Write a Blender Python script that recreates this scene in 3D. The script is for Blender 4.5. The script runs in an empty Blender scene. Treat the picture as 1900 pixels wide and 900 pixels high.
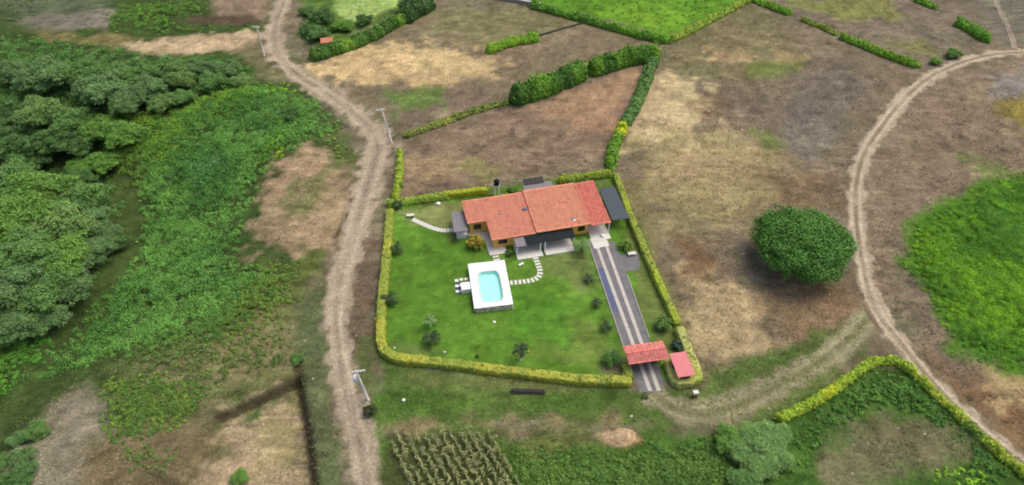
import bpy, math, numpy as np
from mathutils import Vector, Matrix
R = math.radians
sc = bpy.context.scene
COL = sc.collection
# ---------------------------------------------------------------- camera, sky, sun, exposure
CAM_H = 90.0
cd = bpy.data.cameras.new('camera'); cam = bpy.data.objects.new('camera', cd); COL.objects.link(cam)
cam.location = (0, 0, CAM_H); cam.rotation_euler = (R(45), 0, 0)
cd.sensor_width = 36; cd.lens = 24.0; cd.clip_start = 0.5; cd.clip_end = 8000
sc.camera = cam
SUN_EL, SUN_AZ = 62, 62            # azimuth clockwise from +Y
w = bpy.data.worlds.new('World'); sc.world = w; w.use_nodes = True
nt = w.node_tree; bg = nt.nodes['Background']
sky = nt.nodes.new('ShaderNodeTexSky'); sky.sky_type = 'NISHITA'; sky.sun_disc = False
sky.sun_elevation = R(SUN_EL); sky.sun_rotation = R(SUN_AZ)
sky.air_density = 1.0; sky.dust_density = 6.0; sky.ozone_density = 0.6
nt.links.new(sky.outputs[0], bg.inputs[0]); bg.inputs[1].default_value = 0.15
sl = bpy.data.lights.new('sun', 'SUN'); sl.energy = .95; sl.angle = R(38); sl.color = (1, .95, .87)
so = bpy.data.objects.new('sun', sl); COL.objects.link(so)
sd = Vector((math.sin(R(SUN_AZ))*math.cos(R(SUN_EL)), math.cos(R(SUN_AZ))*math.cos(R(SUN_EL)), math.sin(R(SUN_EL))))
so.rotation_euler = sd.to_track_quat('Z', 'Y').to_euler(); so.location = (60, 120, 120)
sc.view_settings.view_transform = 'Standard'; sc.view_settings.look = 'None'
sc.view_settings.exposure = 0.2; sc.view_settings.gamma = 1
sc.cycles.filter_width = 1.9
GAIN = 1.35                          # surface brightness in the picture / base colour

# ---------------------------------------------------------------- small helpers
rng = np.random.default_rng(7)
def lin(c, k=1.0):
    c = np.asarray(c, float)/255.0
    return np.where(c <= .04045, c/12.92, ((c+.055)/1.055)**2.4)/GAIN*k
def hsh(ix, iy, s):
    n = (ix.astype(np.int64)*374761393 + iy.astype(np.int64)*668265263 + s*974634777) & 0xffffffff
    n = ((n ^ (n >> 13))*1274126177) & 0xffffffff
    return ((n ^ (n >> 16)) & 0xffff)/65535.0
def vnoise(x, y, s=0):
    xi = np.floor(x); yi = np.floor(y); fx = x-xi; fy = y-yi
    fx = fx*fx*(3-2*fx); fy = fy*fy*(3-2*fy)
    a, b, c, d = hsh(xi, yi, s), hsh(xi+1, yi, s), hsh(xi, yi+1, s), hsh(xi+1, yi+1, s)
    return (a*(1-fx)+b*fx)*(1-fy)+(c*(1-fx)+d*fx)*fy
def fbm(x, y, s=0, o=4):
    r = 0; a = .5; t = 0
    for i in range(o):
        r = r+a*vnoise(x*2**i+17.3*i, y*2**i-9.1*i, s+i); t += a; a *= .55
    return r/t
def sstep(a, b, x):
    t = np.clip((x-a)/(b-a), 0, 1); return t*t*(3-2*t)
def ray(px, py, z):
    f = 1267.0; c = math.cos(R(45)); dx = px-950; dy = 450-py
    k = (z-CAM_H)/(-f*c+dy*c)
    return dx*k, (f*c+dy*c)*k
def seg_dist(x, y, pts):
    d = np.full(np.shape(x), 1e9); q = np.zeros(np.shape(x))
    for i in range(len(pts)-1):
        (ax, ay), (bx, by) = pts[i], pts[i+1]
        vx, vy = bx-ax, by-ay; L = vx*vx+vy*vy+1e-12
        t = np.clip(((x-ax)*vx+(y-ay)*vy)/L, 0, 1)
        d = np.minimum(d, np.hypot(x-ax-t*vx, y-ay-t*vy))
    return d
def poly_sd(x, y, P):          # signed distance, negative inside
    d = seg_dist(x, y, list(P)+[P[0]]); ins = np.zeros(np.shape(x), bool); n = len(P)
    for i in range(n):
        (ax, ay), (bx, by) = P[i], P[(i+1) % n]
        if ay == by: continue
        ins ^= ((ay > y) != (by > y)) & (x < (bx-ax)*(y-ay)/(by-ay)+ax)
    return np.where(ins, -d, d)
def flat(pts, z=0): return [ray(a, b, z) for a, b in pts]
RAV = flat([(-60, 700), (120, 590), (200, 505), (238, 450), (240, 390), (222, 330), (150, 295), (60, 285), (-200, 265)])
PLOT = flat([(715, 380), (700, 640), (740, 668), (1180, 715), (1305, 715), (1140, 315)])
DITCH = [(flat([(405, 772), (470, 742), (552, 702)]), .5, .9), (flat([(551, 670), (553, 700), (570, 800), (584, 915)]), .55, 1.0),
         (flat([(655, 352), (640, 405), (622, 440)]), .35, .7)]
EXC = flat([(405, 772), (470, 742), (552, 702), (570, 800), (584, 915), (600, 1100), (250, 1100), (330, 900)])
def T(x, y):
    x = np.asarray(x, float); y = np.asarray(y, float)
    h = -8.0*np.exp(-(seg_dist(x, y, RAV)/17)**2)
    m = sstep(0, 8, poly_sd(x, y, PLOT))
    h = h+m*.5*(fbm(x/22, y/22, 3, 3)-.5)
    dl = sstep(-40, -58, x)
    h = h+dl*1.2*(fbm(x/9, y/9, 5, 3)-.5)
    cut = 1.3*(1-sstep(0, 15, np.minimum(seg_dist(x, y, DITCH[0][0]), seg_dist(x, y, DITCH[1][0]))))
    h = h-cut*(1-sstep(-.5, .35, poly_sd(x, y, EXC)))
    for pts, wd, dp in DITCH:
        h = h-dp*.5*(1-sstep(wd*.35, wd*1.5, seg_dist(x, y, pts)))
    return h
def G(px, py, dz=0.0):
    x, y = ray(px, py, dz); z = 0
    for i in range(8):
        z = .5*z+.5*float(T(x, y)) if i else float(T(x, y)); x, y = ray(px, py, z+dz)
    return float(x), float(y)
def GZ(px, py):
    x, y = G(px, py); return x, y, float(T(x, y))
def W(pts, dz=0): return [G(a, b, dz) for a, b in pts]

# ---------------------------------------------------------------- mesh and object helpers
def new_mesh(name, V, F, col=None, smooth=False, mats=()):
    """V (n,3); F list of index arrays (m,k)"""
    me = bpy.data.meshes.new(name); V = np.asarray(V, np.float32)
    if isinstance(F, np.ndarray): F = [F]
    F = [np.asarray(f, np.int32) for f in F if len(f)]
    me.vertices.add(len(V)); me.vertices.foreach_set('co', V.ravel())
    lv = np.concatenate([f.ravel() for f in F]); cnt = np.concatenate([np.full(len(f), f.shape[1], np.int32) for f in F])
    me.loops.add(len(lv)); me.loops.foreach_set('vertex_index', lv)
    me.polygons.add(len(cnt)); st = np.concatenate([[0], np.cumsum(cnt)[:-1]]).astype(np.int32)
    me.polygons.foreach_set('loop_start', st)
    try: me.polygons.foreach_set('loop_total', cnt)
    except Exception: pass
    me.polygons.foreach_set('use_smooth', np.full(len(cnt), smooth, bool))
    if col is not None:
        at = me.attributes.new('col', 'FLOAT_COLOR', 'POINT')
        c = np.ones((len(V), 4), np.float32); c[:, :3] = col; at.data.foreach_set('color', c.ravel())
    for m in mats: me.materials.append(m)
    me.update(calc_edges=True); me.validate()
    return me
class Buf:
    def __init__(s): s.V = []; s.Q = []; s.Tr = []; s.C = []; s.n = 0
    def add(s, V, F, col=(1, 1, 1)):
        V = np.asarray(V, float).reshape(-1, 3); F = np.asarray(F, int)
        s.V.append(V); (s.Q if F.shape[1] == 4 else s.Tr).append(F+s.n)
        c = np.asarray(col, float); s.C.append(np.broadcast_to(c, (len(V), 3)) if c.ndim == 1 else c); s.n += len(V)
    def box(s, c, size, rz=0, col=(1, 1, 1)):
        h = np.array(size)/2; v = np.array([[x, y, z] for z in (-1, 1) for x, y in ((-1, -1), (1, -1), (1, 1), (-1, 1))])*h
        cs, sn = math.cos(rz), math.sin(rz); v = np.c_[v[:, 0]*cs-v[:, 1]*sn, v[:, 0]*sn+v[:, 1]*cs, v[:, 2]]+np.array(c)
        s.add(v, [[3, 2, 1, 0], [4, 5, 6, 7], [0, 1, 5, 4], [1, 2, 6, 5], [2, 3, 7, 6], [3, 0, 4, 7]], col)
    def prism(s, P, z0, z1, col=(1, 1, 1)):       # P ccw list of (x,y); z1 scalar or per vertex
        n = len(P); z0 = np.broadcast_to(z0, n); z1 = np.broadcast_to(z1, n)
        a = sum(P[i][0]*P[(i+1) % n][1]-P[(i+1) % n][0]*P[i][1] for i in range(n))
        if a < 0: P = P[::-1]; z0 = z0[::-1]; z1 = z1[::-1]
        V = [(p[0], p[1], z) for p, z in zip(P, z0)]+[(p[0], p[1], z) for p, z in zip(P, z1)]
        s.add(V, [[i, (i+1) % n, n+(i+1) % n, n+i] for i in range(n)], col)
        m = s.n-2*n
        if n == 4: s.Q += [np.array([[0, 1, 2, 3][::-1], [4, 5, 6, 7]])+m]
        else:
            import mathutils.geometry as mg
            tri = mg.tessellate_polygon([[Vector((p[0], p[1], 0)) for p in P]])
            tt = []
            for t in tri:
                (x0, y0), (x1, y1), (x2, y2) = (P[k] for k in t)
                t = list(t) if (x1-x0)*(y2-y0)-(x2-x0)*(y1-y0) > 0 else list(t)[::-1]
                tt += [[k+n for k in t], t[::-1]]
            s.Tr += [np.array(tt)+m]
    def tube(s, pts, rad, seg=8, col=(1, 1, 1), cap=True):
        pts = np.asarray(pts, float); n = len(pts); rad = np.broadcast_to(rad, n); V = []
        for i in range(n):
            d = pts[min(i+1, n-1)]-pts[max(i-1, 0)]; d = d/np.linalg.norm(d)
            a = np.array([1., 0, 0]) if abs(d[0]) < .8 else np.array([0, 1., 0])
            e = np.cross(d, a); e /= np.linalg.norm(e); g = np.cross(d, e)
            for k in range(seg):
                t = 2*math.pi*k/seg; V.append(pts[i]+rad[i]*(math.cos(t)*e+math.sin(t)*g))
        F = [[i*seg+k, i*seg+(k+1) % seg, (i+1)*seg+(k+1) % seg, (i+1)*seg+k] for i in range(n-1) for k in range(seg)]
        s.add(V, F, col)
        if cap:
            b = s.n-n*seg
            for e, o in ((0, -1), (n-1, 1)):
                s.V.append(pts[e][None]); s.C.append(np.array([s.C[-1][0]])); s.n += 1
                s.Tr.append(np.array([[b+e*seg+k, b+e*seg+(k+1) % seg, s.n-1][::-o if o < 0 else 1] for k in range(seg)]))
    def mesh(s, name, mat, smooth=False):
        F = []
        if s.Q: F.append(np.concatenate(s.Q))
        if s.Tr: F.append(np.concatenate(s.Tr))
        return new_mesh(name, np.concatenate(s.V), F, np.concatenate(s.C), smooth, (mat,))
def link(name, me, parent=None, loc=None, rz=0.0, sc_=None):
    o = bpy.data.objects.new(name, me); COL.objects.link(o)
    if parent is not None: o.parent = parent
    if loc is not None: o.location = loc
    if rz: o.rotation_euler = (0, 0, rz)
    if sc_ is not None: o.scale = (sc_,)*3 if np.isscalar(sc_) else sc_
    return o
def tag(o, label=None, cat=None, group=None, kind=None):
    if label: o['label'] = label
    if cat: o['category'] = cat
    if group: o['group'] = group
    if kind: o['kind'] = kind
    return o
def thing(name, label, cat, loc=(0, 0, 0), rz=0.0, group=None):
    return tag(link(name, None, None, loc, rz), label, cat, group)
def part(buf, name, mat, parent, label=None, smooth=False, kind=None):
    return tag(link(name, buf.mesh(name, mat, smooth), parent), label, None, None, kind)
def whole(buf, name, mat, label, cat, group=None, smooth=False, loc=None):
    return tag(link(name, buf.mesh(name, mat, smooth), None, loc), label, cat, group)

# ---------------------------------------------------------------- materials
def material(name, srgb=None, rough=.8, var=.12, scale=3.0, bump=.2, attr=False, spec=.3, k=1.0, fine=None, objvar=0.0, metal=0.0, bdist=.05):
    m = bpy.data.materials.new(name); m.use_nodes = True; t = m.node_tree; N = t.nodes; L = t.links
    b = N['Principled BSDF']; b.inputs['Roughness'].default_value = rough; b.inputs['Specular IOR Level'].default_value = spec
    b.inputs['Metallic'].default_value = metal
    tc = N.new('ShaderNodeTexCoord') if not attr else N.new('ShaderNodeNewGeometry')
    vec = tc.outputs['Object'] if not attr else tc.outputs['Position']
    n1 = N.new('ShaderNodeTexNoise'); n1.inputs['Scale'].default_value = scale; n1.inputs['Detail'].default_value = 6; n1.inputs['Roughness'].default_value = .65
    L.new(vec, n1.inputs['Vector'])
    mr = N.new('ShaderNodeMapRange'); mr.inputs['From Min'].default_value = .3; mr.inputs['From Max'].default_value = .7
    mr.inputs['To Min'].default_value = 1-var; mr.inputs['To Max'].default_value = 1+var
    L.new(n1.outputs[0], mr.inputs[0]); val = mr.outputs[0]; h = n1.outputs[0]
    if fine:
        n2 = N.new('ShaderNodeTexNoise'); n2.inputs['Scale'].default_value = fine[0]; n2.inputs['Detail'].default_value = 5; n2.inputs['Roughness'].default_value = .7
        L.new(vec, n2.inputs['Vector'])
        m2 = N.new('ShaderNodeMapRange'); m2.inputs['From Min'].default_value = .3; m2.inputs['From Max'].default_value = .7
        m2.inputs['To Min'].default_value = 1-fine[1]; m2.inputs['To Max'].default_value = 1+fine[1]; L.new(n2.outputs[0], m2.inputs[0])
        mm = N.new('ShaderNodeMath'); mm.operation = 'MULTIPLY'; L.new(val, mm.inputs[0]); L.new(m2.outputs[0], mm.inputs[1]); val = mm.outputs[0]
        h = n2.outputs[0]
    if objvar:
        oi = N.new('ShaderNodeObjectInfo'); m3 = N.new('ShaderNodeMapRange'); m3.inputs['To Min'].default_value = 1-objvar; m3.inputs['To Max'].default_value = 1+objvar
        L.new(oi.outputs['Random'], m3.inputs[0]); mm = N.new('ShaderNodeMath'); mm.operation = 'MULTIPLY'; L.new(val, mm.inputs[0]); L.new(m3.outputs[0], mm.inputs[1]); val = mm.outputs[0]
    mx = N.new('ShaderNodeVectorMath'); mx.operation = 'SCALE'
    if attr:
        a = N.new('ShaderNodeAttribute'); a.attribute_name = 'col'; L.new(a.outputs['Color'], mx.inputs[0])
    else:
        mx.inputs[0].default_value = tuple(lin(srgb, k))
    L.new(val, mx.inputs['Scale']); L.new(mx.outputs[0], b.inputs['Base Color'])
    if bump:
        bp = N.new('ShaderNodeBump'); bp.inputs['Strength'].default_value = bump; bp.inputs['Distance'].default_value = bdist
        L.new(h, bp.inputs['Height']); L.new(bp.outputs[0], b.inputs['Normal'])
    return m
M = {}
M['soil'] = material('soil', attr=True, rough=.95, var=.20, scale=.35, bump=.8, spec=.1, fine=(2.1, .36), bdist=.3)
M['turf'] = material('turf', attr=True, rough=.95, var=.15, scale=.45, bump=.6, spec=.1, fine=(3.0, .24), bdist=.15)
M['leaf'] = material('leaf', attr=True, rough=.6, var=.10, scale=.8, bump=0, spec=.25, objvar=.08)
M['bark'] = material('bark', (110, 95, 80), .9, .25, 6, .5)
M['tile'] = material('roof_tile', attr=True, rough=.85, var=.11, scale=.9, bump=.2, spec=.15, fine=(7, .07))
M['yellow'] = material('yellow_plaster', (246, 192, 100), .85, .06, 2, .1, k=1.35)
M['white'] = material('white_paint', (246, 246, 242), .6, .03, 2, .05, k=1.2)
M['concrete'] = material('pale_concrete', (226, 224, 214), .8, .08, 1.5, .2, k=1.12)
M['greyconcrete'] = material('grey_concrete', (178, 174, 166), .85, .14, 1.5, .2)
M['track'] = material('worn_concrete', (206, 200, 190), .85, .12, 1.5, .2, k=1.05)
M['asphalt'] = material('asphalt', (128, 127, 127), .9, .24, .7, .4, fine=(9, .15))
M['bluegrey'] = material('blue_grey_gravel', (102, 110, 140), .9, .14, 1.2, .4, fine=(9, .15))
M['shade'] = material('dark_roof_sheet', (78, 88, 96), .6, .10, .8, .1)
M['darkgreen'] = material('dark_green_roof', (38, 50, 54), .7, .12, .8, .1, spec=.15, k=.9)
M['black'] = material('black_plastic', (24, 26, 28), .45, .1, 2, 0)
M['greymetal'] = material('grey_metal', (140, 136, 140), .55, .1, 1.5, .1)
M['pink'] = material('pink_metal_roof', (240, 144, 148), .6, .05, 1.0, .1)
M['pole'] = material('pole_concrete', (226, 222, 212), .8, .06, 3, .1, k=1.15)
M['wood'] = material('dark_wood', (70, 66, 66), .85, .2, 4, .3)
M['glass'] = material('dark_glass', (46, 42, 40), .2, .05, 2, 0, spec=.5)
M['poolblue'] = material('pool_lining', (196, 248, 244), .5, .03, 1, 0, k=1.2)
M['stone'] = material('field_stone', (205, 195, 184), .9, .2, 3, .4, objvar=.4, k=1.2)
M['brick'] = material('red_brown_paint', (150, 105, 80), .85, .12, 3, .2)
wm = bpy.data.materials.new('pool_water'); wm.use_nodes = True
_t = wm.node_tree; _t.nodes.remove(_t.nodes['Principled BSDF']); _o = _t.nodes['Material Output']
_tr = _t.nodes.new('ShaderNodeBsdfTransparent'); _tr.inputs[0].default_value = (.9, .995, .985, 1)
_gl = _t.nodes.new('ShaderNodeBsdfGlossy'); _gl.inputs['Roughness'].default_value = .05
_fr = _t.nodes.new('ShaderNodeFresnel'); _fr.inputs[0].default_value = 1.33
_mx = _t.nodes.new('ShaderNodeMixShader')
nz = _t.nodes.new('ShaderNodeTexNoise'); nz.inputs['Scale'].default_value = 2.5
bp = _t.nodes.new('ShaderNodeBump'); bp.inputs['Strength'].default_value = .15; bp.inputs['Distance'].default_value = .03
_t.links.new(nz.outputs[0], bp.inputs['Height']); _t.links.new(bp.outputs[0], _gl.inputs['Normal']); _t.links.new(bp.outputs[0], _fr.inputs['Normal'])
_t.links.new(_fr.outputs[0], _mx.inputs[0]); _t.links.new(_tr.outputs[0], _mx.inputs[1]); _t.links.new(_gl.outputs[0], _mx.inputs[2]); _t.links.new(_mx.outputs[0], _o.inputs[0])
M['water'] = wm

# ---------------------------------------------------------------- ground cover: what grows or lies where
LAY = []
def lay(pts, c, soft=2.0, namp=2.5, op=1.0, nsc=5.0): LAY.append((flat(pts), np.array(c, float), soft, namp, op, nsc))
# right-hand fields
lay([(1130, 120), (1950, -80), (1950, 460), (1680, 420), (1560, 900), (1200, 900)], (127, 113, 97), 4, 4)
lay([(1240, 30), (1420, -20), (1480, 110), (1430, 150), (1240, 150)], (124, 118, 86), 3, 4, .8)
lay([(1185, 150), (1250, 130), (1315, 165), (1310, 215), (1250, 265), (1185, 275), (1160, 270)], (192, 172, 136), 2.5, 6, .9, 3)
lay([(1170, 260), (1300, 240), (1450, 270), (1480, 380), (1400, 400), (1230, 440), (1180, 380)], (156, 143, 106), 5, 6, .9)
lay([(1245, 300), (1310, 250), (1440, 270), (1420, 320), (1300, 360)], (172, 152, 118), 4, 7, .7, 3)
lay([(1340, 180), (1420, 170), (1560, 200), (1560, 260), (1420, 250)], (118, 106, 94), 4, 5, .8)
lay([(1280, 180), (1330, 175), (1340, 215), (1300, 225)], (122, 96, 72), 2, 4, .55)
lay([(1480, 190), (1560, 240), (1500, 300), (1440, 270)], (132, 122, 116), 2, 4, .6, 3)
lay([(1440, 95), (1500, 100), (1490, 125), (1430, 118)], (176, 156, 116), 1, 3, .7, 2)
lay([(1310, 85), (1400, 95), (1390, 115), (1320, 110)], (172, 150, 116), 1, 3, .7, 2)
lay([(1270, 500), (1330, 490), (1440, 580), (1440, 660), (1330, 690), (1290, 620)], (190, 168, 132), 3, 5, .9, 3)
lay([(1250, 440), (1320, 450), (1330, 500), (1270, 510)], (126, 96, 72), 2, 3, .85)
lay([(1430, 530), (1580, 520), (1590, 590), (1480, 660), (1430, 620)], (148, 124, 98), 3, 4, .9)
lay([(1385, 118), (1490, 112), (1490, 140), (1400, 146)], (106, 122, 58), 2, 3, .7, 3)
lay([(1385, 245), (1430, 240), (1455, 275), (1420, 280)], (102, 122, 56), 1.5, 2, .7, 3)
lay([(1480, 140), (1570, 120), (1620, 180), (1560, 230), (1470, 220)], (120, 110, 104), 4, 4, .7)
lay([(1420, 320), (1560, 330), (1570, 380), (1430, 385)], (122, 100, 78), 3, 4, .6)
lay([(1180, 330), (1220, 480), (1290, 640), (1310, 700), (1270, 700), (1210, 520), (1150, 340)], (130, 122, 86), 1.5, 2, .8)
# beyond the right road
lay([(1640, 260), (1760, 150), (1950, 100), (1950, 360), (1800, 350), (1680, 430), (1640, 560), (1600, 420)], (134, 117, 101), 3, 3)
lay([(1830, 140), (1950, 125), (1950, 180), (1850, 180)], (142, 132, 128), 2, 4, .9, 2)
lay([(1850, 185), (1950, 175), (1950, 260), (1880, 235)], (140, 128, 58), 2, 4, .8, 3)
lay([(1770, 290), (1820, 290), (1900, 330), (1850, 340)], (112, 130, 66), 2, 3, .7, 3)
lay([(1700, 640), (1800, 680), (1950, 680), (1950, 860), (1860, 800), (1740, 690)], (130, 104, 80), 2, 3)
lay([(1820, 695), (1950, 685), (1950, 760), (1860, 750)], (184, 160, 122), 2, 4, .9, 3)
lay([(1690, 470), (1672, 520), (1690, 590), (1760, 690), (1830, 690), (1750, 600)], (118, 102, 90), 2, 3, .9)
lay([(1668, 480), (1690, 410), (1800, 350), (1950, 290), (1950, 690), (1830, 685), (1770, 650), (1710, 560)], (82, 122, 38), 1.5, 3)
# top right
lay([(1380, 0), (1400, -120), (1760, -120), (1840, 60), (1720, 125), (1580, 75)], (126, 114, 100), 3, 3)
lay([(1470, 5), (1640, -20), (1680, 30), (1560, 45)], (128, 130, 72), 2, 4, .8)
lay([(1640, 80), (1720, 70), (1740, 100), (1690, 105)], (122, 126, 70), 2, 3, .6)
lay([(1720, -120), (1990, -120), (1990, 70), (1860, 85), (1830, 50)], (124, 116, 104), 3, 3)
# top middle
lay([(560, 120), (780, 20), (980, 10), (1240, 75), (1220, 100), (960, 180), (740, 240), (640, 190)], (130, 117, 96), 3, 3)
lay([(580, 125), (640, 95), (720, 70), (930, 105), (900, 150), (760, 165), (620, 155)], (198, 172, 132), 2.5, 6, .95, 3)
lay([(790, 10), (970, 15), (1080, 45), (930, 90), (800, 60)], (126, 121, 88), 3, 4, .9)
lay([(930, 90), (1080, 50), (1210, 85), (1100, 110), (950, 130)], (134, 118, 100), 3, 4, .8)
lay([(690, 170), (900, 155), (960, 180), (760, 240)], (132, 116, 102), 2, 3, .8)
lay([(715, 165), (815, 165), (820, 200), (735, 215)], (100, 126, 62), 1.5, 4, .85, 3)
lay([(745, 265), (930, 205), (1200, 120), (1130, 300), (900, 345), (750, 365)], (136, 116, 100), 2, 3)
lay([(1000, 200), (1180, 130), (1140, 240), (1060, 240)], (170, 138, 112), 2.5, 4, .9, 4)
lay([(760, 300), (840, 280), (870, 330), (770, 350)], (168, 146, 114), 2, 4, .7, 3)
lay([(830, 320), (880, 300), (960, 310), (900, 345)], (128, 128, 76), 1.5, 3, .6)
# top fields of grass
lay([(560, 0), (600, -150), (850, -150), (780, 10), (700, 45), (600, 90), (560, 70)], (90, 116, 56), 1.5, 2)
lay([(620, 25), (640, -150), (820, -150), (740, 10), (660, 40)], (152, 176, 104), 1.5, 1.5)
lay([(985, 0), (960, -200), (1520, -200), (1370, 5), (1245, 70)], (96, 138, 44), 1.2, 1.5)
lay([(1080, 20), (1180, 5), (1300, 25), (1240, 55)], (112, 150, 48), 3, 4, .8)
# left of the main road
lay([(-200, -300), (540, -300), (500, 60), (600, 190), (660, 290), (650, 400), (600, 480), (560, 560), (500, 1000), (-300, 1000)], (70, 88, 46), 2, 3)
lay([(-50, -60), (210, -40), (180, 40), (20, 45)], (96, 104, 82), 2, 3)
lay([(40, 30), (215, 20), (210, 50), (60, 60)], (126, 118, 108), 1.5, 3)
lay([(395, -80), (540, -80), (490, 40), (400, 30)], (146, 126, 110), 2, 2)
lay([(330, 30), (470, 30), (500, 45), (340, 45)], (92, 78, 66), 1, 1.5)
lay([(60, 55), (260, 70), (300, 100), (80, 75)], (124, 116, 78), 1.5, 3)
lay([(220, 82), (330, 66), (470, 55), (500, 62), (470, 90), (330, 103), (240, 98)], (190, 168, 138), 1.2, 2.5, 1, 3)
lay([(430, 95), (500, 70), (560, 150), (490, 160)], (120, 114, 86), 2, 3)
lay([(470, 360), (540, 280), (600, 262), (625, 300), (660, 300), (655, 400), (620, 470), (480, 460)], (164, 142, 116), 2, 4, 1, 3)
lay([(520, 390), (560, 330), (610, 320), (600, 360), (560, 400)], (118, 118, 78), 2, 3, .9, 3)
lay([(600, 220), (655, 260), (660, 300), (620, 320), (590, 280)], (96, 108, 62), 2, 3, .9)
lay([(480, 480), (600, 470), (600, 520), (540, 560), (460, 520)], (98, 108, 58), 2, 4, .9)
lay([(400, 520), (600, 520), (560, 720), (420, 770), (200, 760), (190, 660)], (108, 113, 70), 3, 4)
lay([(230, 660), (400, 640), (480, 560), (550, 600), (540, 690), (420, 740), (330, 740)], (130, 120, 90), 2, 5, .8)
lay([(20, 780), (50, 710), (200, 690), (210, 790), (190, 860), (140, 1000), (-40, 1000)], (152, 142, 125), 3, 4)
lay([(160, 800), (380, 760), (420, 800), (380, 1000), (120, 1000)], (124, 112, 86), 2, 4)
lay([(400, 775), (545, 715), (560, 800), (580, 1000), (360, 1000)], (164, 146, 120), 2, 4, 1, 3)
lay([(470, 760), (540, 740), (550, 830), (500, 860)], (150, 142, 96), 2, 4, .6, 2)
lay([(555, 560), (605, 520), (600, 640), (640, 1000), (590, 1000), (570, 800)], (98, 106, 74), 1, 2)
# outside the front hedge
lay([(640, 460), (700, 440), (698, 640), (690, 780), (650, 700), (640, 600)], (110, 93, 80), 1.2, 4, .85, 2)
lay([(664, 610), (700, 620), (700, 760), (680, 780), (668, 700)], (88, 102, 58), 1, 2, .8, 3)
lay([(695, 640), (740, 672), (1180, 718), (1310, 720), (1320, 690), (1600, 590), (1600, 660), (1440, 780), (1000, 800), (700, 790)], (92, 114, 58), 1.2, 2)
lay([(760, 690), (1150, 715), (1000, 735), (780, 715)], (116, 118, 76), 1.5, 2, .8)
lay([(700, 720), (1000, 735), (1180, 730), (1000, 760), (720, 775)], (78, 108, 46), 1.5, 2.5, .9)
lay([(1230, 760), (1340, 725), (1450, 680), (1560, 610), (1600, 640), (1470, 750), (1330, 785)], (118, 124, 78), 1.5, 2, .8)
lay([(690, 785), (1000, 775), (1140, 770), (1150, 800), (1000, 815), (700, 808)], (134, 122, 92), 1.2, 2.5, .95, 3)
lay([(900, 780), (1010, 778), (1040, 800), (930, 800)], (120, 116, 92), 1, 2, .8, 2)
lay([(690, 808), (900, 803), (1150, 805), (1350, 800), (1400, 1000), (690, 1000)], (80, 112, 48), 1.5, 2.5)
lay([(930, 815), (1120, 800), (1130, 825), (1000, 850)], (124, 122, 76), 1.5, 3, .7)
lay([(720, 806), (910, 806), (970, 1000), (690, 1000)], (84, 92, 54), 1, 1.5)
lay([(1105, 805), (1140, 797), (1175, 802), (1190, 820), (1150, 830), (1115, 826)], (186, 152, 116), .6, 1)
# lower right triangle
lay([(1440, 780), (1600, 670), (1690, 675), (1930, 900), (1930, 1000), (1330, 1000), (1330, 830)], (74, 106, 46), 1, 2)
lay([(1560, 780), (1640, 755), (1760, 790), (1790, 850), (1700, 900), (1540, 910), (1510, 850)], (120, 115, 88), 2.5, 4)
# garden
GARD = [(722, 382), (905, 350), (1040, 330), (1140, 318), (1300, 708), (1175, 706), (1000, 692), (735, 662), (703, 640)]
lay(GARD, (94, 132, 48), .5, .3)
lay([(722, 385), (860, 380), (870, 430), (830, 440), (770, 415)], (126, 130, 84), 1.5, 2.5, .9)
lay([(900, 352), (1135, 320), (1165, 400), (1090, 345), (900, 370)], (100, 116, 62), 1, 2, .9)
lay([(1145, 440), (1180, 410), (1215, 500), (1290, 690), (1215, 640)], (108, 118, 66), 1, 2, .95)
lay([(980, 560), (1120, 600), (1160, 690), (1000, 660)], (116, 138, 68), 2.5, 5, .85)
lay([(950, 540), (1060, 560), (1040, 640), (960, 620)], (84, 142, 42), 2.5, 3, .7)
lay([(1020, 470), (1100, 460), (1130, 540), (1060, 540)], (118, 130, 78), 2, 4, .85)
lay([(735, 640), (840, 650), (840, 665), (745, 655)], (112, 124, 78), 1, 2, .7)
lay([(1125, 665), (1160, 668), (1165, 690), (1120, 690)], (130, 116, 98), .8, 1, .8)
DARK = np.array((64, 52, 42.))  # dark ditch soil, with the shade of the cut put into its colour
def cover(x, y):
    x = np.asarray(x, float); y = np.asarray(y, float)
    c = np.broadcast_to(lin((124, 114, 96)), x.shape+(3,)).copy()
    n0 = {s: (fbm(x/s, y/s, 11, 4)-.5)*2 for s in (2.0, 3.0, 4.0, 5.0)}
    for P, col, soft, namp, op, nsc in LAY:
        A = np.array(P); m = soft+namp+2
        k = np.where((x > A[:, 0].min()-m) & (x < A[:, 0].max()+m) & (y > A[:, 1].min()-m) & (y < A[:, 1].max()+m))[0]
        if not len(k): continue
        d = poly_sd(x[k], y[k], P)+namp*n0[nsc][k]*1.3
        a = (op*(1-sstep(-soft, soft, d)))[:, None]
        c[k] = c[k]*(1-a)+lin(col)*a
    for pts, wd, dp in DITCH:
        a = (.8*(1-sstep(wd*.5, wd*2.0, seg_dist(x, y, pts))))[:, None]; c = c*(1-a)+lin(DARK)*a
    # natural mottling: drier, greener and bare patches
    a = fbm(x/7, y/7, 31, 5); b2 = fbm(x/2.2, y/3.0, 41, 4); g = fbm(x/11, y/11, 53, 4); e = fbm(x/.9, y/1.1, 61, 2)
    v = 1+.48*(a-.5)+.52*(b2-.5)+.36*(e-.5)
    st = fbm(x/3.2+.3*y, y/1.1, 143, 4); big = fbm(x/14, y/14, 151, 3)
    v = v+.36*sstep(.53, .66, st)*sstep(.40, .58, big)+.22*sstep(.60, .70, fbm(x/1.6, y/.7, 173, 3))-.26*sstep(.58, .74, fbm(x/2.6, y/1.5, 163, 4))
    c = c*v[:, None]
    k = (.35*(g-.5))[:, None]
    c = c*(1+k*np.array([.25, -.2, .1]))*np.array([1.06, 1.10, 1.0])
    return c

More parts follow.
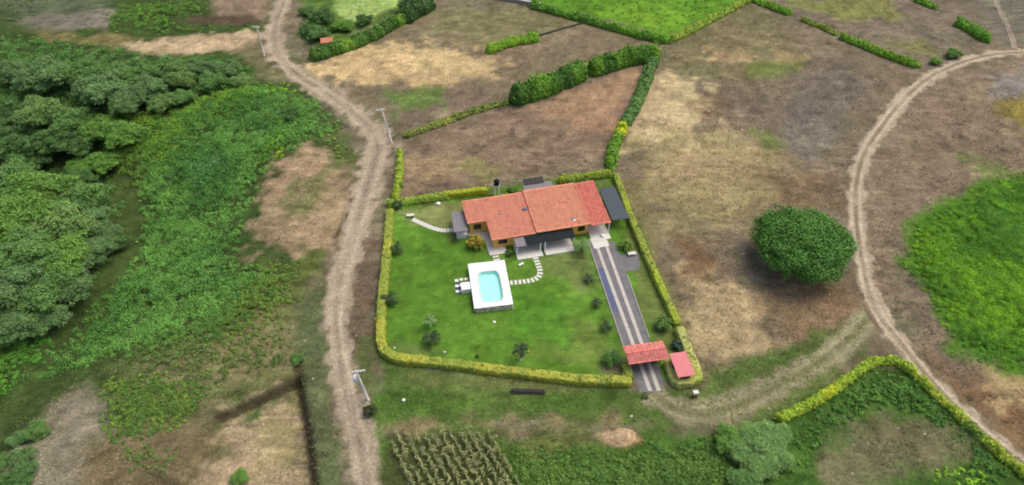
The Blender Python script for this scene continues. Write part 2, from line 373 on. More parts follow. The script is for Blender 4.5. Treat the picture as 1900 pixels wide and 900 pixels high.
def axis(lo, hi, s, far):
    a = list(np.arange(lo, hi+1e-6, s)); st = s; x = hi
    while x < far: st *= 1.25; x += st; a.append(x)
    st = s; x = lo; pre = []
    while x > -far: st *= 1.25; x -= st; pre.append(x)
    return np.array(pre[::-1]+a)
def grid_faces(nx, ny):
    i = np.arange(nx-1)[None, :]+np.arange(ny-1)[:, None]*nx
    return np.stack([i, i+1, i+1+nx, i+nx], -1).reshape(-1, 4)
gx = axis(-120, 120, .55, 3000); gy = np.concatenate([axis(36, 120, .45, 3000)])
gy = np.unique(np.concatenate([gy[gy <= 120.1], np.arange(120.6, 225, .9), 225+np.cumsum(1.2*1.25**np.arange(30))]))
X, Y = np.meshgrid(gx, gy); X = X.ravel(); Y = Y.ravel()
V = np.c_[X, Y, T(X, Y)]
# keep the pool hole open
POOL_A = R(8.6)
pc = np.array([-3.83, 78.72]); pu = np.array([math.cos(POOL_A), math.sin(POOL_A)]); pv = np.array([-pu[1], pu[0]])
lu = (X-pc[0])*pu[0]+(Y-pc[1])*pu[1]; lv_ = (X-pc[0])*pv[0]+(Y-pc[1])*pv[1]
V[(abs(lu) < 3.0) & (abs(lv_) < 4.9), 2] -= 1.6
ground = link('ground', new_mesh('ground', V, grid_faces(len(gx), len(gy)), cover(X, Y), True, (M['soil'],)))
tag(ground, kind='structure')

def patch(name, poly, step, dz, mat, kind='structure', hole=None):
    A = np.array(poly); x = np.arange(A[:, 0].min(), A[:, 0].max()+step, step); y = np.arange(A[:, 1].min(), A[:, 1].max()+step, step)
    XX, YY = np.meshgrid(x, y); XX = XX.ravel(); YY = YY.ravel(); F = grid_faces(len(x), len(y))
    cx = XX[F].mean(1); cy = YY[F].mean(1); ok = poly_sd(cx, cy, poly) < 0
    if hole is not None:
        a = (cx-pc[0])*pu[0]+(cy-pc[1])*pu[1]; b_ = (cx-pc[0])*pv[0]+(cy-pc[1])*pv[1]; ok &= ~((abs(a) < hole[0]) & (abs(b_) < hole[1]))
    F = F[ok]; u, inv = np.unique(F, return_inverse=True); F = inv.reshape(F.shape); XX = XX[u]; YY = YY[u]
    return tag(link(name, new_mesh(name, np.c_[XX, YY, T(XX, YY)+dz], F, cover(XX, YY), True, (mat,))), kind=kind)
patch('lawn', flat(GARD), .4, .02, M['turf'], hole=(3.0, 4.9))
patch('meadow', flat([(985, 0), (960, -120), (1500, -120), (1370, 5), (1245, 70)]), .8, .03, M['turf'])

def catmull(P, n):
    P = np.array(P, float); out = []
    Q = np.vstack([2*P[0]-P[1], P, 2*P[-1]-P[-2]])
    for i in range(1, len(Q)-2):
        for t in np.linspace(0, 1, n, endpoint=False):
            a, b_, c, d = Q[i-1:i+3]
            out.append(.5*((2*b_)+(-a+c)*t+(2*a-5*b_+4*c-d)*t*t+(-a+3*b_-3*c+d)*t**3))
    out.append(Q[-2]); return np.array(out)
def resample(P, step):
    P = np.array(P, float); d = np.r_[0, np.cumsum(np.linalg.norm(np.diff(P[:, :2], axis=0), axis=1))]
    n = max(2, int(d[-1]/step)+1); s = np.linspace(0, d[-1], n)
    return np.stack([np.interp(s, d, P[:, k]) for k in range(P.shape[1])], 1), s
def road(name, pts, base, dz, track=None, edge=.35, cross=17, rut=.06, mid=None, wob=.85):
    """pts: (px, py, width px across) -> strip draped on the terrain"""
    wp = []
    for px, py, wd in pts:
        a = np.array(G(px-wd/2, py)); b_ = np.array(G(px+wd/2, py)); c = np.array(G(px, py)); wp.append((*c, np.linalg.norm(b_-a)))
    P, s = resample(catmull(wp, 8), .6)
    d = np.gradient(P[:, :2], axis=0); d /= np.linalg.norm(d, axis=1)[:, None]; nrm = np.c_[d[:, 1], -d[:, 0]]
    wd = np.minimum(P[:, 2]*np.abs(nrm[:, 0]), P[:, 2]) if track is None else np.full(len(P), track)
    u = np.linspace(-1, 1, cross); k = 1+edge
    X = P[:, None, 0]+nrm[:, None, 0]*u[None]*wd[:, None]/2*k; Y = P[:, None, 1]+nrm[:, None, 1]*u[None]*wd[:, None]/2*k
    X = X.ravel(); Y = Y.ravel(); U = np.tile(u*k, len(P)); S = np.repeat(s, cross)
    c = cover(X, Y)
    wobn = (fbm(X/2.0, Y/2.0, 71, 4)-.5)*wob*2
    a = 1-sstep(.72, 1.12, np.abs(U)+wobn)
    rt = np.exp(-((np.abs(U+.1*(fbm(S/9, S*0, 5, 2)-.5))-.45)/.17)**2)
    st = fbm(U*4, S/14, 81, 4)-.5
    col = lin(base)*(1+.45*st+.35*(fbm(X/3, Y/3, 91, 4)-.5))[:, None]
    col = col*(1+.26*rt[:, None])*(1-.22*(np.exp(-((U+.1*(fbm(S/9, S*0, 5, 2)-.5))/.16)**2)*sstep(.35, .55, fbm(S/7, S*0+2, 9, 3))))[:, None]
    if mid is not None:
        mm = ((1-sstep(.1, .35, np.abs(U)))*.75*sstep(.35, .6, fbm(S/6, U, 15, 3)+.1))[:, None]; col = col*(1-mm)+lin(mid)*mm
    c = c*(1-a[:, None])+col*a[:, None]
    z = T(X, Y)+dz-rut*rt*a-(dz-.02)*sstep(.9, 1.25, np.abs(U))
    o = link(name, new_mesh(name, np.c_[X, Y, z], grid_faces(cross, len(P)), c, True, (M['soil'],)))
    return tag(o, kind='structure')
main_road = [(545, -60, 26), (528, 0, 30), (510, 50, 38), (513, 95, 44), (548, 135, 56), (602, 170, 66), (650, 205, 70), (686, 240, 68), (702, 275, 68), (694, 310, 62),
             (680, 350, 58), (666, 400, 58), (652, 450, 56), (638, 500, 55), (627, 550, 48), (623, 600, 46), (629, 650, 48), (638, 700, 54), (650, 750, 60), (662, 800, 62), (672, 850, 60), (682, 900, 58), (690, 960, 58), (700, 1060, 60), (712, 1180, 62), (722, 1300, 64)]
road('dirt_road', main_road, (178, 164, 140), .11, edge=.6)
right_road = [(1990, 92, 40), (1900, 97, 60), (1840, 102, 60), (1780, 118, 60), (1722, 146, 60), (1680, 182, 48), (1642, 228, 40), (1608, 278, 36), (1591, 330, 34), (1588, 390, 32),
              (1594, 450, 32), (1605, 510, 33), (1617, 555, 36), (1634, 590, 42), (1674, 640, 50), (1722, 700, 60), (1780, 762, 66), (1842, 818, 70), (1910, 868, 76), (2000, 930, 80), (2120, 1010, 84), (2260, 1090, 90)]
road('dirt_road', right_road, (188, 174, 149), .11, track=3.5, edge=.4, mid=(134, 124, 98))
gate_track = [(1622, 572, 40), (1603, 600, 40), (1570, 636, 50), (1515, 676, 60), (1440, 718, 70), (1360, 756, 70), (1290, 768, 60), (1240, 752, 50), (1212, 728, 50)]
road('grass_track', gate_track, (152, 147, 114), .06, track=4.6, edge=.7, mid=(124, 126, 84), wob=.6, rut=.02)
thin_path = [(1846, -30, 8), (1850, 5, 8), (1866, 40, 8), (1878, 70, 9), (1884, 95, 10)]
road('footpath', thin_path, (160, 148, 130), .03, track=1.3, edge=.4, cross=7, rut=0)

# ---------------------------------------------------------------- foliage builders
def unit(v): return v/np.maximum(np.linalg.norm(v, axis=-1, keepdims=True), 1e-9)
def leaf_quads(P, N, size, asp=.55, bend=.0):
    n = len(P); N = unit(N); t = unit(np.cross(N, rng.normal(size=(n, 3)))); b_ = np.cross(N, t)
    s = np.broadcast_to(size, n)[:, None]
    V = np.stack([P+t*s, P+b_*s*asp+N*s*.12, P-t*s, P-b_*s*asp+N*s*.12], 1).reshape(-1, 3)
    return V, np.arange(4*n).reshape(-1, 4)
def cvar(n, base, v=.25, hue=.12):
    b_ = np.asarray(base)*(1+v*(rng.random((n, 1))-.5)*2)
    h = hue*(rng.random(n)-.5)*2
    return np.clip(b_*np.c_[1+h, 1+h*.3, 1-h*.6], .004, .9)
LK = 2.3      # leaves shade one another, so their own colour is brighter than the crown's look
def clumps(C, Rr, per, size, base, cv=.22, lv=.22, up=.3, flatz=.75, asp=.55):
    """leaf clumps: C centres, Rr radii, base colour(s)"""
    m = len(C); Rr = np.broadcast_to(Rr, m); base = np.broadcast_to(base, (m, 3))*(1+cv*(rng.random((m, 1))-.5)*2)
    d = unit(rng.normal(size=(m, per, 3))+np.array([0, 0, up])); r = Rr[:, None, None]*(.55+.5*rng.random((m, per, 1)))
    P = C[:, None]+d*r*np.array([1, 1, flatz]); N = unit(d+.6*rng.normal(size=d.shape)+np.array([0, 0, .25]))
    V, F = leaf_quads(P.reshape(-1, 3), N.reshape(-1, 3), size*(.6+.8*rng.random(m*per)), asp)
    c = np.repeat(base, per, 0)*(1+lv*(rng.random((m*per, 1))-.5)*2); h = .10*(rng.random(m*per)-.5)*2
    c = np.clip(c*np.c_[1+h, 1+.2*h, 1-h], .004, .9)
    return V, F, np.repeat(c, 4, 0)
def crown_buf(rad, hgt, z0, n, per, leaf, col, seed, rough=.25, crad=.26, fill=.5, asp=.55):
    global rng; keep = rng; rng = np.random.default_rng(seed)
    B = Buf(); d = unit(rng.normal(size=(n, 3))); d[:, 2] = np.where(d[:, 2] < -.35, -d[:, 2], d[:, 2])
    lob = 1+rough*(np.sin(3*np.arctan2(d[:, 1], d[:, 0])+seed)*.5+np.sin(5*np.arctan2(d[:, 1], d[:, 0])+d[:, 2]*4+2*seed)*.4)
    q = (.72+.28*rng.random(n))*lob
    C = d*q[:, None]*np.array([rad, rad, hgt/2])*.85+np.array([0, 0, z0+hgt/2])
    V, F, c = clumps(C, rad*crad*(.6+.8*rng.random(n)), per, leaf, lin(col, LK)*(1+.3*(rng.random((n, 1))-.5)*np.array([1.3, .9, .8])), asp=asp); B.add(V, F, c)
    nf = int(n*per*fill*.3); d = unit(rng.normal(size=(nf, 3)))*(rng.random((nf, 1))**.4)*.72
    P = d*np.array([rad, rad, hgt/2])+np.array([0, 0, z0+hgt/2]); V, F = leaf_quads(P, rng.normal(size=(nf, 3)), leaf*2.2); B.add(V, F, np.repeat(cvar(nf, lin(col, LK)*.9), 4, 0))
    rng = keep; return B, C
def trunk_buf(h, r, C, seed, limbs=7):
    g = np.random.default_rng(seed); B = Buf(); lean = g.normal(size=2)*.04*h
    top = np.array([lean[0], lean[1], h]); B.tube([(0, 0, -.3), (0, 0, .15*h), top*.55, top], [r*1.35, r, r*.8, r*.55], 8)
    for i in g.choice(len(C), min(limbs, len(C)), replace=False):
        e = C[i]*np.array([.85, .85, .97]); s = top*(.6+.4*g.random()); m = (s+e)/2+np.array([0, 0, -.06*h]); B.tube([s, m, e], [r*.45, r*.3, r*.1], 5)
    return B
def make_tree(rad, hgt, z0, n, per, leaf, col, seed, tr=.22, **kw):
    B, C = crown_buf(rad, hgt, z0, n, per, leaf, col, seed, **kw)
    return B.mesh('crown', M['leaf']), trunk_buf(z0+hgt*.45, tr, C, seed).mesh('trunk', M['bark'], True)
def put_tree(name, proto, x, y, z, s, rz, label, cat, group=None, sz=None):
    r = thing(name, label, cat, (x, y, z), rz, group)
    r.scale = (s, s, s if sz is None else sz)
    link('crown', proto[0], r); link('trunk', proto[1], r); return r
def make_bush(rad, hgt, n, per, leaf, col, seed, **kw):
    B, C = crown_buf(rad, hgt, .05, n, per, leaf, col, seed, **kw); return B
def bush(px, py, rad, hgt, col, label, cat='shrub', group=None, name='shrub', n=40, per=26, leaf=.16, seed=None, **kw):
    """px, py is where the bush's middle shows; it stands on the ground below"""
    x, y = G(px, py, hgt*.5); z = float(T(x, y)); global _bs; _bs += 1
    B = make_bush(rad, hgt, n, per, leaf, col, seed or 100+_bs, **kw)
    g = np.random.default_rng(_bs)
    r = thing(name, label, cat, (x, y, z-.05), 0, group)
    part(B, 'foliage', M['leaf'], r)
    S = Buf()
    for k in range(4):
        a = g.random()*6.28; S.tube([(0, 0, -.1), (.2*rad*math.cos(a), .2*rad*math.sin(a), hgt*.3), (.55*rad*math.cos(a), .55*rad*math.sin(a), hgt*.65)], [.06, .045, .02], 5)
    part(S, 'stem', M['bark'], r); return r
_bs = 0

# ---------------------------------------------------------------- hedges
def hedge(pts, wd, ht, col, label, trim=True, dens=34, leaf=.13, wob=None, group='hedges round the garden', name='hedge', col2=None, gap=0.0, seed=0, closed=False):
    wp = W(pts, ht*.75); P, s = resample(np.array(wp), .35)
    d = np.gradient(P, axis=0); d = unit(d); nr = np.c_[d[:, 1], -d[:, 0]]; n = len(P)
    wob = (.13 if trim else .36) if wob is None else wob*1.15
    prof = np.array([(-.5, -.1), (-.52, .3), (-.5, .75), (-.42, .95), (-.2, 1.0), (.2, 1.0), (.42, .95), (.5, .75), (.52, .3), (.5, -.1)]) if trim else \
        np.array([(-.45, -.1), (-.55, .3), (-.5, .6), (-.36, .85), (-.14, 1.0), (.14, 1.0), (.36, .85), (.5, .6), (.55, .3), (.45, -.1)])
    k = len(prof)
    hv = 1+wob*1.1*(fbm(s/2.2, s*0+seed, 7, 3)-.5)*2; wv = 1+wob*.8*(fbm(s/2.0, s*0+seed+9, 8, 3)-.5)*2
    taper = np.clip(np.minimum(s, s[-1]-s)/(.5*wd)+.35, .35, 1) if not trim else np.clip(np.minimum(s, s[-1]-s)/.2+.8, .8, 1)
    hv = hv*taper; wv = wv*taper
    base = P[:, None, :]+nr[:, None, :]*(prof[None, :, 0]*wd*wv[:, None])[..., None]
    z = T(P[:, 0], P[:, 1])[:, None]+prof[None, :, 1]*ht*hv[:, None]
    V = np.concatenate([base, z[..., None]], 2)
    V += rng.normal(size=V.shape)*(.03 if trim else .1)
    HK = 1.62 if trim else 2.0; cc = lin(col, HK); cc2 = lin(col2, HK) if col2 is not None else cc
    B = Buf(); mixs = fbm(s/5, s*0+seed, 23, 3); mixs = sstep(.42, .58, .6*mixs+.4*fbm(s/1.1, s*0+seed, 29, 3))
    cs = cc[None]*(1-mixs[:, None])+cc2[None]*mixs[:, None]
    F = [[i*k+j, (i+1)*k+j, (i+1)*k+j+1, i*k+j+1] for i in range(n-1) for j in range(k-1)]
    B.add(V.reshape(-1, 3), F, np.repeat(cs*.85, k, 0)*(1+.2*(rng.random((n*k, 1))-.5)))
    for e, o in ((0, 1), (n-1, -1)):
        c0 = V[e].mean(0); b_ = B.n; B.add(np.vstack([V[e], c0]), [[j, j+1, k][::o] for j in range(k-1)], cs[e]*.85)
    Fa = np.array(F); A = V.reshape(-1, 3)
    q = A[Fa]; ar = np.linalg.norm(np.cross(q[:, 2]-q[:, 0], q[:, 3]-q[:, 1]), axis=1)/2; nrm = unit(np.cross(q[:, 2]-q[:, 0], q[:, 3]-q[:, 1]))
    seci = Fa[:, 0]//k
    cen = P[seci]; out = q.mean(1)-np.c_[cen, T(cen[:, 0], cen[:, 1])+.4*ht]; nrm = np.where((nrm*out).sum(1, keepdims=True) < 0, -nrm, nrm)
    m = int(ar.sum()*dens); idx = rng.choice(len(Fa), m, p=ar/ar.sum())
    u, v = rng.random((m, 1)), rng.random((m, 1)); qq = q[idx]
    Pp = (qq[:, 0]*(1-u)+qq[:, 1]*u)*(1-v)+(qq[:, 3]*(1-u)+qq[:, 2]*u)*v
    off = (.09 if trim else .26)
    Pp = Pp+nrm[idx]*(rng.random((m, 1))-.25)*off
    lv, lf = leaf_quads(Pp, nrm[idx]+(.5 if trim else .7)*rng.normal(size=(m, 3)), leaf*(.6+.8*rng.random(m)))
    lc = cs[seci[idx]]*(1+.3*(rng.random((m, 1))-.5)*2)*(.72+.56*fbm(Pp[:, 0]/.8, Pp[:, 1]/.8+Pp[:, 2], 33, 3))[:, None]; h = .12*(rng.random(m)-.5)*2; lc = np.clip(lc*np.c_[1+h, 1+.2*h, 1-h], .004, .9)
    B.add(lv, lf, np.repeat(lc, 4, 0))
    if not trim or wob > .12:
        m2 = int(s[-1]*(1.6 if trim else 2.4)); q_ = rng.integers(0, n, m2); jt = rng.normal(size=(m2, 2))*wd*.22
        cc_ = np.c_[P[q_]+jt, T(P[q_, 0], P[q_, 1])+ht*hv[q_]*(.92+.12*rng.random(m2))]
        V2, F2, c2 = clumps(cc_, (.16 if trim else .34)*ht**.5*(.5+rng.random(m2)), 22, leaf, cs[q_], .3, .2, .8, .9); B.add(V2, F2, c2)
    me = B.mesh(name, M['leaf'])
    o0 = np.array([*P.mean(0), 0.0]); o0[2] = float(T(o0[0], o0[1])); me.transform(Matrix.Translation(Vector(-o0)))
    return tag(link(name, me, None, o0), label, 'hedge', group)
YG = (158, 162, 62); YG2 = (136, 150, 60)
hedge([(723, 388), (720, 440), (714, 500), (708, 560), (706, 605), (706, 632), (712, 648), (728, 660), (750, 665), (790, 668), (850, 675), (920, 684), (1000, 694), (1080, 703), (1172, 706)], 1.5, 1.2, YG,
      'clipped yellow-green box hedge along the road and front of the lawn', col2=YG2)
hedge([(1161, 672), (1165, 690), (1170, 700)], 1.3, 1.2, YG2, 'short clipped hedge stub beside the left foot of the tiled gate', dens=40)
hedge([(1142, 322), (1153, 352), (1168, 395), (1190, 448), (1215, 505), (1240, 560), (1258, 600)], 1.2, 1.25, (150, 166, 52), 'straight clipped hedge between the garden and the bare field on the right', col2=YG2)
hedge([(1260, 606), (1274, 640), (1290, 680), (1297, 700), (1278, 706), (1256, 708), (1247, 690), (1240, 668)], 1.4, 1.3, (152, 162, 74), 'paler hedge wrapped round the pink-roofed booth', wob=.14, col2=(168, 172, 100))
hedge([(716, 376), (735, 374), (760, 370), (800, 365), (838, 359)], 1.2, 1.2, (132, 152, 58), 'ragged back hedge section by the corner shrub', trim=False, wob=.2, dens=40, leaf=.13)
hedge([(822, 360), (860, 355), (904, 351)], 1.1, 1.3, (168, 176, 48), 'bright yellow clipped back hedge beside the water tank stand', dens=40)
hedge([(1036, 331), (1070, 327), (1105, 322), (1136, 318)], 1.2, 1.3, (138, 156, 54), 'back hedge behind the tiled house roof', trim=False, wob=.15, dens=40, leaf=.13)
hedge([(741, 278), (742, 300), (739, 325), (736, 350), (733, 368)], 1.0, 1.2, (134, 152, 50), 'patchy hedge of shrubs beside the road above the garden', trim=False, wob=.55, dens=40, group='field hedges')
# field hedges
FH = 'field hedges'
hedge([(573, 100), (600, 92), (650, 77), (690, 60), (722, 42), (750, 28)], 2.6, 2.4, (104, 140, 46), 'tall dark green hedge by the pale green field at the top', trim=False, dens=30, leaf=.22, group=FH, col2=(70, 104, 40))
hedge([(748, 28), (765, 14), (785, 6), (800, -4)], 3.6, 3.2, (62, 92, 44), 'darkest bushy hedge end at the top edge', trim=False, dens=28, leaf=.25, group=FH)
hedge([(985, 6), (1040, 20), (1090, 34), (1140, 48), (1190, 62), (1243, 72)], 1.9, 1.5, (104, 148, 42), 'hedge along the lower left side of the bright meadow', trim=False, dens=30, leaf=.2, group=FH, col2=(86, 126, 44))
hedge([(1246, 71), (1280, 54), (1320, 33), (1375, 4), (1420, -20)], 1.8, 1.2, (136, 156, 60), 'pale hedge along the right side of the bright meadow', trim=False, dens=30, leaf=.18, group=FH)
hedge([(948, 172), (975, 163), (1010, 152), (1045, 137), (1086, 120)], 4.0, 4.0, (66, 102, 38), 'tall dark hedge block, nearer half of the thick row', trim=False, dens=26, leaf=.25, wob=.22, group=FH, col2=(92, 132, 42), seed=3)
hedge([(1093, 122), (1130, 110), (1165, 100), (1195, 94), (1226, 92)], 3.6, 3.4, (72, 110, 38), 'tall dark hedge block, farther half of the thick row', trim=False, dens=26, leaf=.25, wob=.25, group=FH, col2=(108, 146, 46), seed=5)
hedge([(1216, 98), (1205, 128), (1193, 160), (1178, 195), (1160, 225)], 2.3, 1.8, (96, 130, 70), 'grey-green hedge running down from the thick row', trim=False, dens=30, leaf=.2, group=FH, col2=(84, 116, 58), seed=8)
hedge([(1156, 228), (1148, 248), (1140, 266), (1136, 285), (1134, 305)], 2.2, 2.0, (104, 140, 46), 'hedge end growing brighter towards the garden corner', trim=False, wob=.4, dens=32, leaf=.2, group=FH, col2=(160, 170, 40), seed=4)
hedge([(903, 91), (930, 80), (960, 72), (1000, 66)], 2.0, 1.7, (118, 156, 44), 'short bright hedge alone in the upper brown field', trim=False, wob=.4, dens=30, leaf=.2, group=FH)
hedge([(750, 250), (790, 236), (830, 222), (870, 207), (905, 196), (945, 186)], 1.3, .9, (134, 140, 64), 'low thin hedge across the field above the garden', trim=False, wob=.5, dens=26, leaf=.18, group=FH, col2=(112, 124, 60))
hedge([(1395, -6), (1430, 8), (1470, 22)], 2.0, 1.2, (112, 150, 46), 'first length of the broken hedge at the top right', trim=False, wob=.4, dens=30, leaf=.2, group=FH)
hedge([(1488, 33), (1530, 50), (1555, 62)], 1.4, .8, (120, 138, 56), 'low gappy middle of the broken hedge at the top right', trim=False, wob=.55, dens=28, leaf=.18, group=FH)
hedge([(1560, 64), (1600, 79), (1640, 96), (1680, 110), (1708, 119)], 1.7, 1.3, (116, 152, 48), 'last length of the broken hedge, ending by the right road', trim=False, wob=.35, dens=30, leaf=.2, group=FH)
hedge([(1700, -6), (1720, 3), (1738, 10)], 1.8, 1.3, (104, 144, 46), 'small hedge piece at the top edge left of the footpath', trim=False, wob=.4, dens=30, leaf=.2, group=FH)
hedge([(1775, 36), (1795, 43), (1815, 56), (1838, 70)], 2.2, 1.9, (98, 144, 44), 'dense hedge piece between the footpath and the right road', trim=False, wob=.35, dens=30, leaf=.2, group=FH)
hedge([(1443, 776), (1475, 762), (1510, 745), (1545, 722), (1578, 698), (1605, 678), (1625, 668), (1660, 665), (1680, 676), (1702, 694)], 1.1, 1.1, (160, 172, 46), 'yellow-green hedge curving round the corner where the tracks meet', trim=False, wob=.35, dens=46, leaf=.14, group=FH, col2=(136, 160, 52))
hedge([(1704, 697), (1740, 730), (1780, 768), (1830, 815), (1870, 850), (1920, 890)], 1.0, 1.0, (112, 136, 54), 'thin green hedge along the lower right road', trim=False, wob=.5, dens=42, leaf=.15, group=FH, col2=(142, 158, 52))

# ---------------------------------------------------------------- house
HA = R(13.0); HO = ray(912, 446, 2.75)
hu = np.array([math.cos(HA), math.sin(HA)]); hv_ = np.array([-hu[1], hu[0]])
house = thing('house', 'long low house with salmon tiled roofs and yellow walls', 'house', (HO[0], HO[1], 0), HA)
def slope(v): return 2.75+v*.085
def prism_local(B, P, z0, z1): B.prism([tuple(p) for p in P], z0, z1)
B = Buf(); prism_local(B, [(.45, .6), (18.5, .6), (18.5, 10.3), (-3.05, 10.3), (-3.05, 5.4), (.45, 5.4)], -.3, [slope(v)-.14 for v in (.6, .6, 10.3, 10.3, 5.4, 5.4)])
wall = part(B, 'wall', M['yellow'], house)
B = Buf(); B.box((20.6, 10.2, 1.6), (4.0, .2, 3.4)); B.box((18.62, 6.0, 1.5), (.2, 8.2, 3.0)); part(B, 'garage_wall', M['yellow'], house)
def tiled(u0, u1, v0, v1, z0, z1, base, dtile=.25, drow=.42, sub=4, var=.065, along='v', seed=0, thick=.1):
    """roof sheet: channels run along v (down the slope)"""
    g = np.random.default_rng(seed); nu = max(3, int(round((u1-u0)/dtile))); nv = max(3, int(round((v1-v0)/drow)))
    us = np.linspace(0, 1, nu*sub+1); vs = []; st = []
    for r in range(nv): vs += [r/nv+1e-4*(r > 0), (r+1)/nv]; st += [0.0, 1.0]
    vs = np.array(vs); st = np.array(st)
    ph = (us*nu) % 1; prof = .05*np.sin(np.pi*ph*1.0)**.8
    UU, VV = np.meshgrid(us, vs); ZZ = z0+(z1-z0)*VV+np.broadcast_to(prof*.7, UU.shape)+(.022*(1-st))[:, None]
    tu = np.minimum((us*nu).astype(int), nu-1); tv = np.repeat(np.arange(nv), 2)
    shade = 1+var*(g.random((nv, nu))-.5)*2+.10*(g.random((1, nu))-.5); age = g.random((nv, nu))
    S = shade[tv][:, tu]; A = age[tv][:, tu]
    c = lin(base)[None, None]*S[..., None]; c = np.where(A[..., None] > .975, c*np.array([.72, .62, .6]), c); c = np.where(A[..., None] < .06, c*np.array([1.05, 1.12, 1.15]), c)
    V = np.stack([u0+(u1-u0)*UU, v0+(v1-v0)*VV, ZZ], -1).reshape(-1, 3); B = Buf(); B.add(V, grid_faces(len(us), len(vs)), c.reshape(-1, 3))
    sl_ = [(u0, v0), (u1, v0), (u1, v1), (u0, v1)]; B.prism(sl_, np.array([z0, z0, z1, z1])-thick, np.array([z0, z0, z1, z1])-.004, lin(base)*.8)
    return B
RT = (253, 166, 136); RT2 = (246, 144, 124)
roofL = part(tiled(0.0, 8.5, -.05, 10.75, slope(-.05), slope(10.75), RT, seed=1), 'roof', M['tile'], house, 'left salmon tiled roof plane', True)
roofW = part(tiled(-3.6, -.004, 4.85, 10.75, slope(4.85), slope(10.75), RT, seed=2), 'roof', M['tile'], house, 'tiled roof of the short left wing', True)
roofM = part(tiled(8.5, 18.75, -.1, 10.9, slope(-.1)+.22, slope(10.9)+.22, (255, 172, 138), seed=3), 'roof', M['tile'], house, 'middle roof plane, a step higher', True)
roofR = part(tiled(18.95, 22.75, -.3, 11.0, slope(-.3)-.02, slope(11.0)-.02, RT2, seed=4, var=.16), 'roof', M['tile'], house, 'darker red roof over the garage', True)
def ridge(u, v0, v1, dz, parent):
    B = Buf()
    for k in range(int((v1-v0)/.4)):
        a = v0+k*.4; B.tube([(u, a, slope(a)+dz), (u, a+.43, slope(a+.43)+dz)], [.15, .13], 8, lin(RT)*(.85+.3*rng.random()))
    part(B, 'ridge_cap', M['tile'], parent, None, True)
ridge(18.85, -.2, 10.9, .24, roofM); ridge(8.5, -.05, 10.8, .2, roofM)
B = Buf(); B.prism([(8.43, -.05), (8.47, -.05), (8.47, 10.75), (8.43, 10.75)], [slope(v)+.03 for v in (-.05, -.05, 10.75, 10.75)], [slope(v)+.2 for v in (-.05, -.05, 10.75, 10.75)]); part(B, 'flashing', M['brick'], roofM)
def hloc(px, py, z):
    x, y = ray(px, py, z); d = np.array([x-HO[0], y-HO[1]]); return float(d@hu), float(d@hv_)
for (px, py, su, sv, mk, rf, nm) in ((928, 397, .7, .45, 'greymetal', roofL, 'roof_patch'), (974, 389, .8, .6, 'bluegrey', roofM, 'skylight'), (1063, 405, .85, .5, 'greymetal', roofM, 'skylight'), (1066, 407, .4, .4, 'white', roofM, 'roof_patch')):
    u, v = hloc(px, py, 3.3); z = slope(v)+(.22 if rf is roofM else 0)
    B = Buf(); B.prism([(u-su/2, v-sv/2), (u+su/2, v-sv/2), (u+su/2, v+sv/2), (u-su/2, v+sv/2)], [z-.08]*4, [z+.09-sv*.04, z+.09-sv*.04, z+.09+sv*.04, z+.09+sv*.04]); part(B, nm, M[mk], rf)
# fascia boards under the eaves
B = Buf(); B.box((4.2, -.03, 2.62), (8.4, .04, .16)); B.box((13.6, -.08, 2.84), (10.2, .04, .16)); B.box((-1.8, 4.88, 3.02), (3.6, .04, .16)); B.box((20.85, -.28, 2.6), (3.8, .04, .14)); part(B, 'fascia', M['yellow'], house)
def opening(nm, u, v, z, wu, hz, side=False, mk='glass'):
    B = Buf(); B.box((u, v, z), ((.06, wu, hz) if side else (wu, .06, hz))); o = part(B, nm, M[mk], house)
    F = Buf(); t = .07
    for s in (-1, 1):
        F.box((u+(0 if side else s*(wu/2+t/2)), v+(s*(wu/2+t/2) if side else 0), z), ((.1, t, hz+2*t) if side else (t, .1, hz+2*t)))
        F.box((u, v, z+s*(hz/2+t/2)), ((.095, wu, t) if side else (wu, .095, t)))
    part(F, 'frame', M['wood'], o)
opening('window', 2.2, .57, 1.5, 1.5, 1.1); opening('window', -1.6, 5.37, 1.5, 1.3, 1.1); opening('door', .42, 3.6, 1.05, 1.0, 2.1, True)
opening('door', 7.5, .57, 1.05, 1.1, 2.1); opening('window', 10.6, .57, 1.5, 1.8, 1.2); opening('door', 13.2, .57, 1.05, 1.0, 2.1); opening('window', 17.3, .57, 1.5, 1.2, 1.1)
# garage posts and floors
B = Buf(); B.box((22.5, -.1, 1.3), (.16, .16, 2.6)); part(B, 'post', M['white'], house)
B = Buf(); B.box((22.5, 5.2, 1.45), (.16, .16, 2.9)); part(B, 'post', M['white'], house)
def floor(nm, pts, z0, z1, mk='concrete'):
    P = [hloc(a, b, z1) for a, b in pts]; B = Buf(); B.prism(P, z0, z1); return part(B, nm, M[mk], house)
B = Buf(); B.prism([(18.74, -1.9), (22.45, -1.9), (22.45, 10.0), (18.74, 10.0)], -.1, .14); part(B, 'garage_floor', M['concrete'], house)
B = Buf(); B.prism([(-.6, -1.2), (2.6, -1.2), (2.6, .58), (.4, .58), (.4, 5.2), (-.9, 5.2)], -.1, .16); part(B, 'terrace', M['concrete'], house)
